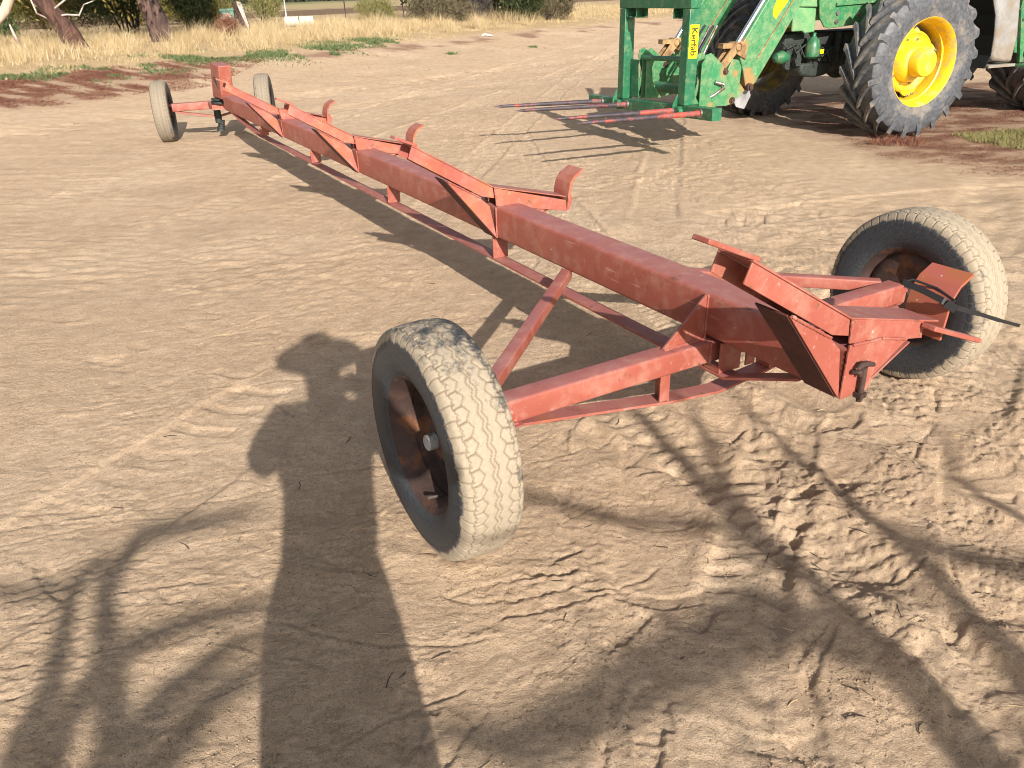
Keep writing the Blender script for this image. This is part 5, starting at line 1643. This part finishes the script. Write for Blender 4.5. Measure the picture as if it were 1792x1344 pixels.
# leaning timber post, green box, wire fence, concrete pipes, litter
x, y = -7.95, 26.4
o = thing("timber_post", (x, y, gz(x, y)), 0, "short leaning weathered timber post with a pale split face", "post")
m = MB(); m.tube([(0.10, 0, -0.1), (0.0, 0, 0.35), (-0.14, 0, 0.85)], [0.14, 0.135, 0.12], 12); m.build("stake", M['bark2'], o)
m = MB(); m.prism([(0.17, 0.05), (0.22, 0.10), (0.07, 0.86), (-0.07, 0.90), (-0.06, 0.78)], (0, -0.13, 0), (1, 0, 0), (0, 0, 1), (0, -1, 0), 0.0, 0.04); m.build("split_face", M['oldwood'], o, bevel=0.01)
x, y = -8.45, 26.6
o = thing("metal_box", (x, y, gz(x, y)), R(8), "small faded green metal box on legs left of the leaning post", "box")
m = MB(); m.box(-0.20, 0.20, -0.15, 0.15, 0.34, 0.62); m.build("body", M['boxgreen'], o, bevel=0.01)
m = MB(); m.prism([(-0.25, 0.63), (0.25, 0.63), (0.20, 0.69), (-0.20, 0.69)], (0, 0, 0), (1, 0, 0), (0, 0, 1), (0, 1, 0), -0.19, 0.19); m.build("lid", M['boxgreen'], o, bevel=0.008)
m = MB(); m.box(-0.13, 0.13, -0.158, -0.15, 0.40, 0.56); m.build("door_panel", M['oldwood'], o)
for sx in (-0.16, 0.16):
    for sy in (-0.11, 0.11):
        m = MB(); m.box(sx - 0.025, sx + 0.025, sy - 0.025, sy + 0.025, -0.05, 0.34); m.build("leg", M['boxgreen'], o)
fence = thing("wire_fence", (-3.0, 40.5, gz(-3.0, 40.5)), 0, "old wire fence with thin galvanised posts crossing behind the bushes", "fence")
for k in range(6):
    m = MB(); m.box(-10.0 + 2.75 * k, -9.955 + 2.75 * k, -0.03 + 0.4 * k, 0.03 + 0.4 * k, -0.1, 1.15); m.build("post", M['galv'] if k == 1 else M['bark2'], fence)
for z in (0.50, 0.80, 1.05):
    m = MB(); m.tube([(-10.4 + 1.55 * k, 0.2 * k, z + 0.015 * sin(k * 2.1 + z * 9)) for k in range(11)], 0.008, 5); m.build("wire", M['wire'], fence)
PIPE = None
for k, (x, y, rz, lb) in enumerate(((-6.95, 28.45, 0.10, "weathered concrete pipe piece lying in the dry grass, the left one of two"), (-6.50, 28.62, 0.20, "weathered concrete pipe piece lying in the dry grass, the right one of two"))):
    m = MB(); m.lathe([(-0.22, 0.115), (-0.22, 0.16), (0.22, 0.16), (0.22, 0.115)], 28, 'X', closed=True)
    o = m.build("concrete_pipe", M['concrete'], None, loc=(x, y, gz(x, y) + 0.19 + 0.06), rotz=rz)
    tag(o, lb, "pipe", "concrete pipe pieces in the grass")
x, y = -0.42, 26.05
m = MB()
m.add([(-0.16, -0.05, 0.02), (-0.05, -0.07, 0.05), (0.06, -0.05, 0.02), (0.17, -0.03, 0.035), (0.15, 0.06, 0.03), (0.02, 0.05, 0.07), (-0.10, 0.07, 0.09), (-0.18, 0.05, 0.05)], [(0, 1, 6, 7), (1, 2, 5, 6), (2, 3, 4, 5)])
o = m.build("plastic_scrap", M['whitem'], None, loc=(x, y, gz(x, y)), smooth=0, fixn=False)
sm = o.modifiers.new("thick", 'SOLIDIFY'); sm.thickness = 0.008
tag(o, "crumpled scrap of white plastic on the dirt in front of the dark tree", "litter")
for (x, y, h_, lb) in ((-1.30, 21.6, 0.12, "small green weed growing alone in the bare dirt, the middle one"), (-4.02, 20.2, 0.13, "small upright green weed in the dirt close to the grass edge"), (0.9, 24.0, 0.10, "small pale green weed in the dirt, the rightmost and farthest"), (-3.35, 22.6, 0.14, "small bushy green weed right of the green strip")):
    n = 90
    a = rng.random(n) * 6.28; r = 0.13 * np.sqrt(rng.random(n))
    t_ = blades("small_weed", np.stack([x + r * np.cos(a), y + r * np.sin(a)], -1), h_, 0.012, 1.6, M['weedgreen'], int(100 * h_) + int(x * 10) + 60, None, None)
    tag(t_, lb, "weed", "single weeds in the bare dirt")

# far tree line on the horizon
rg = np.random.default_rng(500)
n = 5200
th_ = R(58) + R(75) * rg.random(n)
dd = 520 + 60 * rg.random(n)
hh = 5.5 + 2.5 * np.sin(th_ * 37) + 2.0 * np.sin(th_ * 91 + 1) + 1.2 * np.sin(th_ * 213)
pts = np.stack([dd * np.cos(th_), dd * np.sin(th_), 0.75 + np.maximum(hh, 1.5) * rg.random(n)], -1)
o = leaf_cloud("far_tree_line", pts, 2.4, M['fartree'], None, 501, aspect=1.5, per=5, spread=1.0)
tag(o, "distant line of trees along the horizon", "tree line", kind='stuff')

# ------------------------------------------------------------------ behind the camera: what casts the shadows in the foreground
person = thing("person", (0.055, -0.23, 0.0), 0, "person in a wide brimmed hat holding up a phone, standing in front of the trailer", "person")
M['cloth'] = simple("dark_blue_work_shirt", (0.05, 0.07, 0.12), 0.9, 0, 0.2, 30)
M['trouser'] = simple("khaki_trousers", (0.20, 0.15, 0.09), 0.9, 0, 0.2, 30)
M['skin'] = simple("skin", (0.46, 0.25, 0.17), 0.55, 0, 0.08, 20)
M['felt'] = simple("brown_felt", (0.14, 0.085, 0.05), 0.95, 0, 0.2, 30)
M['boot'] = simple("brown_leather", (0.08, 0.04, 0.02), 0.6, 0, 0.2, 20)
M['hair'] = simple("grey_brown_hair", (0.12, 0.09, 0.07), 0.8, 0, 0.3, 60)

def skinned(name, verts, edges, radii, mat, parent, root=0, sub=2):
    me = bpy.data.meshes.new(name)
    me.from_pydata(verts, edges, [])
    o = bpy.data.objects.new(name, me)
    COL.objects.link(o)
    o.parent = parent
    s = o.modifiers.new("skin", 'SKIN')
    for i, r in enumerate(radii):
        sv = me.skin_vertices[0].data[i]
        sv.radius = r if isinstance(r, tuple) else (r, r)
        sv.use_root = (i == root)
    u = o.modifiers.new("sub", 'SUBSURF'); u.levels = sub; u.render_levels = sub
    me.materials.append(mat)
    me.shade_smooth()
    return o

# body (skin coloured, continuous) and the clothing over it
bv = [(-0.075, 0, 0.98), (-0.045, 0, 1.12), (-0.030, 0.0, 1.28), (-0.02, 0, 1.44), (0.005, 0.0, 1.54), (0, 0.02, 1.62), (0, 0.03, 1.70), (0, 0.03, 1.79),
      (-0.20, 0, 1.48), (-0.310, 0.03, 1.31), (-0.12, 0.135, 1.52), (0.20, 0, 1.48), (0.275, 0.05, 1.33), (0.13, 0.145, 1.56),
      (-0.180, 0, 0.92), (-0.165, 0.02, 0.50), (-0.13, -0.01, 0.10), (0.015, 0, 0.92), (0.035, 0.02, 0.50), (0.11, -0.01, 0.10), (-0.12, 0.13, 0.05), (0.12, 0.13, 0.05)]
be = [(0, 1), (1, 2), (2, 3), (3, 4), (4, 5), (5, 6), (6, 7), (3, 8), (8, 9), (9, 10), (3, 11), (11, 12), (12, 13), (0, 14), (14, 15), (15, 16), (0, 17), (17, 18), (18, 19), (16, 20), (19, 21)]
br = [(0.195, 0.12), (0.250, 0.12), (0.250, 0.12), (0.16, 0.115), (0.075, 0.07), (0.07, 0.075), (0.085, 0.10), (0.07, 0.085),
      0.07, 0.052, 0.032, 0.07, 0.052, 0.032, 0.104, 0.092, 0.050, 0.104, 0.092, 0.050, 0.035, 0.035]
body = skinned("body", bv, be, br, M['skin'], person)
def lift(r, k, d=0.016):
    return tuple(x * k + d for x in r) if isinstance(r, tuple) else r * k + d
si = [0, 1, 2, 3, 4, 8, 9, 10, 11, 12, 13]
mp = {k: i for i, k in enumerate(si)}
sv = [bv[k] for k in si]
sv[mp[10]] = (-0.175, 0.102, 1.455); sv[mp[13]] = (0.165, 0.115, 1.49); sv[mp[4]] = (0, 0, 1.525)
skinned("shirt", sv, [(mp[a], mp[b_]) for a, b_ in be if a in mp and b_ in mp], [lift(br[k], 1.12, 0.03 if k < 3 else 0.018) for k in si], M['cloth'], person)
ti = [1, 0, 14, 15, 16, 17, 18, 19]
mp = {k: i for i, k in enumerate(ti)}
skinned("trousers", [bv[k] for k in ti], [(mp[a], mp[b_]) for a, b_ in be if a in mp and b_ in mp], [lift(br[k], 0.78 if k == 1 else 1.04, 0.020) for k in ti], M['trouser'], person)
for sx in (-1, 1):
    skinned("boot", [(sx * 0.11, -0.02, 0.16), (sx * 0.11, -0.02, 0.05), (sx * 0.118, 0.08, 0.045), (sx * 0.125, 0.16, 0.04)], [(0, 1), (1, 2), (2, 3)], [0.058, 0.055, (0.05, 0.045), (0.045, 0.035)], M['boot'], person)
# face
m = MB()
m.tube([(0, 0.115, 1.755), (0, 0.140, 1.715), (0, 0.125, 1.705)], [0.010, 0.017, 0.012], 8); m.build("nose", M['skin'], body)
for sx in (-1, 1):
    m = MB(); m.lathe([(-0.012, 0), (-0.008, 0.009), (0, 0.012), (0.008, 0.009), (0.012, 0)], 12, 'Y', (sx * 0.034, 0.108, 1.752)); m.build("eye", M['whitem'], body)
    m = MB(); m.tube([(sx * 0.088, 0.02, 1.765), (sx * 0.096, 0.008, 1.745), (sx * 0.088, 0.018, 1.715)], [0.010, 0.016, 0.010], 8); m.build("ear", M['skin'], body)
m = MB(); m.tube([(-0.026, 0.112, 1.672), (0, 0.122, 1.670), (0.026, 0.112, 1.672)], [0.004, 0.008, 0.004], 8); m.build("mouth", simple("lips", (0.38, 0.14, 0.11), 0.5), body)
m = MB(); m.lathe([(-0.10, 0.075), (-0.07, 0.094), (0.0, 0.100), (0.03, 0.098)], 24, 'Z', (0, 0.010, 1.79)); m.build("hair", M['hair'], person)
m = MB()
vs = []
prof = [(0.0, 0.205), (-0.004, 0.20), (-0.010, 0.15), (0.0, 0.105), (0.035, 0.103), (0.085, 0.092), (0.118, 0.070), (0.124, 0.04), (0.116, 0.0)]
m.lathe([(0.008, 0.0), (0.008, 0.10), (-0.002, 0.15), (0.004, 0.220)][::-1] + [], 48, 'Z', (0, 0.02, 1.805))
m.lathe([(0.006, 0.222)] + prof[1:], 48, 'Z', (0, 0.02, 1.808))
m.v = [(v[0], v[1], v[2] - 0.12 * max(0, abs(v[0]) - 0.11)) for v in m.v]
m.build("hat", M['felt'], person)
# hands: palm plus five fingers each, closed on the phone edges
def hand(sx, base, mat):
    bx, by, bz = base
    V = [(bx, by, bz), (bx - sx * 0.012, by + 0.035, bz + 0.030), (bx - sx * 0.020, by + 0.060, bz + 0.055)]
    E_ = [(0, 1), (1, 2)]; Rr = [(0.030, 0.022), (0.040, 0.020), (0.038, 0.017)]
    for k, (dz, ln) in enumerate(((0.030, 0.070), (0.010, 0.078), (-0.010, 0.072), (-0.028, 0.058))):
        i = len(V)
        V += [(bx - sx * 0.020, by + 0.066, bz + 0.052 + dz), (bx - sx * 0.030, by + 0.092, bz + 0.056 + dz), (bx - sx * (0.030 + ln * 0.35), by + 0.102, bz + 0.058 + dz), (bx - sx * (0.028 + ln * 0.75), by + 0.098, bz + 0.060 + dz)]
        E_ += [(2, i), (i, i + 1), (i + 1, i + 2), (i + 2, i + 3)]; Rr += [0.0105, 0.0100, 0.0090, 0.0080]
    i = len(V)
    V += [(bx - sx * 0.030, by + 0.030, bz + 0.045), (bx - sx * 0.055, by + 0.052, bz + 0.065), (bx - sx * 0.072, by + 0.066, bz + 0.085)]
    E_ += [(1, i), (i, i + 1), (i + 1, i + 2)]; Rr += [0.0135, 0.0115, 0.0095]
    return skinned("hand", V, E_, Rr, mat, person, sub=1)
hand(-1, (-0.080, 0.075, 1.525), M['skin'])
hand(1, (0.150, 0.080, 1.545), M['skin'])
m = MB(); m.prism(rrect(0.160, 0.076, 0.010), (0.038, 0.0, 0.0), (1, 0, 0), (0, 0, 1), (0, 1, 0), -0.012, -0.003)
ph = m.build("phone", M['blackp'], None, bevel=0.0015)
ph.location = (0.045, -0.030, 1.612)
ph.rotation_euler = (-PITCH, 0, 0)
tag(ph, "black phone held up in both hands of the person in the hat", "phone")
m = MB(); m.prism(rrect(0.150, 0.068, 0.008), (0.038, 0.0, 0.0), (1, 0, 0), (0, 0, 1), (0, 1, 0), -0.0132, -0.0125); m.build("screen", simple("phone_glass", (0.02, 0.02, 0.025), 0.1), ph)

person.scale = (1.0, 1.0, 1.032)
# bare branching tree behind the person
sh = thing("bare_tree", (2.7, -3.8, 0.0), 0, "bare branching tree standing behind the person with the phone", "tree")
OX, OY = 2.7, -3.8
def W3(p, dy=0.0):
    # point on the plane y=-7, moved along the sun ray by dy
    dy = dy + 3.5
    k = dy / (-SUN_DIR.y)
    x, z = p[0] - SUN_DIR.x * k, p[1] - SUN_DIR.z * k
    return Vector((x + 0.24 - OX, -7.0 + dy - OY, z))
def branch(mb, pts, rad, dy=0.0):
    KR = 1.2 if pts[-1][0] < 1.9 else 0.95
    P = [W3(p, dy) for p in pts]
    # smooth
    fine = []; rs = []
    for i in range(len(P) - 1):
        for k in range(3):
            f = k / 3
            fine.append(P[i].lerp(P[i + 1], f)); rs.append(KR * (rad[i] + (rad[i + 1] - rad[i]) * f))
    fine.append(P[-1]); rs.append(KR * rad[-1])
    mb.tube(fine, rs, 8)
trk = MB()
trk.tube([(0, 0, -0.2), (-0.08, 0.05, 0.4), (-0.22, 0.15, 1.0), (-0.34, 0.25, 1.5), (-0.38, 0.3, 1.95)], [0.24, 0.20, 0.17, 0.15, 0.13], 14)
trk.build("trunk", M['bark2'], sh, smooth=60)
lm = MB()
branch(lm, [(3.04, 3.5), (3.05, 3.96), (3.08, 4.11), (3.06, 4.25), (3.03, 4.48), (3.01, 4.85), (2.98, 5.0)], [0.11, 0.085, 0.075, 0.065, 0.055, 0.03, 0.008], 0.0)
branch(lm, [(3.06, 3.45), (3.25, 3.75), (3.38, 4.02), (3.41, 4.18), (3.42, 4.30), (3.43, 4.49), (3.47, 4.80), (3.50, 5.0)], [0.08, 0.07, 0.06, 0.05, 0.045, 0.035, 0.018, 0.006], 0.4)
branch(lm, [(3.06, 3.9), (3.07, 4.20), (2.87, 4.27), (2.57, 4.20), (2.27, 4.13), (2.01, 4.07), (1.8, 4.1)], [0.05, 0.055, 0.052, 0.05, 0.046, 0.034, 0.012], -0.3)
branch(lm, [(3.04, 4.39), (3.08, 4.57), (3.23, 4.82), (3.3, 4.95)], [0.035, 0.03, 0.018, 0.006], 0.2)
branch(lm, [(3.40, 4.45), (3.70, 4.35), (3.92, 4.34), (3.95, 4.55), (4.14, 4.79)], [0.03, 0.035, 0.03, 0.022, 0.008], 0.2)
branch(lm, [(3.03, 4.45), (2.93, 4.48), (2.64, 4.49), (2.36, 4.58), (2.08, 4.54), (1.95, 4.56)], [0.03, 0.028, 0.024, 0.02, 0.012, 0.004], 0.5)
# the low spreading branch on the left
branch(lm, [(2.8, 2.9), (1.8, 3.2), (1.0, 3.6), (0.78, 3.95), (0.80, 4.10), (0.83, 4.18), (0.80, 4.36), (0.84, 4.44)], [0.09, 0.06, 0.045, 0.040, 0.036, 0.032, 0.022, 0.006], 0.3)
branch(lm, [(1.2, 3.5), (1.06, 4.03), (0.97, 4.2), (0.90, 4.37), (0.97, 4.50), (1.31, 4.55), (1.42, 4.56)], [0.045, 0.042, 0.036, 0.030, 0.026, 0.015, 0.004], 0.1)
branch(lm, [(0.90, 4.40), (0.86, 4.43), (0.77, 4.37), (0.51, 4.36), (0.3, 4.36)], [0.024, 0.022, 0.020, 0.012, 0.004], 0.1)
branch(lm, [(1.0, 3.6), (1.10, 4.03), (1.19, 4.10), (1.27, 4.16), (1.42, 4.21), (1.62, 4.24)], [0.045, 0.040, 0.034, 0.028, 0.018, 0.004], -0.4)
branch(lm, [(0.9, 3.7), (0.88, 4.12), (0.98, 4.24), (1.16, 4.29), (1.37, 4.32), (1.6, 4.33)], [0.04, 0.034, 0.028, 0.022, 0.014, 0.004], 0.6)
branch(lm, [(0.95, 3.7), (0.99, 4.04), (1.14, 4.16), (1.29, 4.24), (1.50, 4.29)], [0.04, 0.032, 0.026, 0.018, 0.004], 0.8)
lm.build("limbs", M['bark2'], sh, smooth=60)
# twigs with sparse leaves that make the broken shade at the right
rg = np.random.default_rng(900)
cl_ = []
for (cx, cz, rx, rz, k) in ((3.30, 4.03, 0.22, 0.05, 9), (3.30, 4.28, 0.14, 0.08, 5), (3.05, 4.55, 0.12, 0.10, 5), (2.75, 4.20, 0.3, 0.04, 5)):
    for _ in range(k):
        p_ = W3((cx + rx * rg.normal() * 0.6, cz + rz * rg.normal() * 0.6), rg.normal() * 0.5)
        cl_.append(tuple(p_))
leaf_cloud("leaves", np.array(cl_), 0.07, M['darkgreen'], sh, 901, per=5, spread=0.05, hang=0.5)
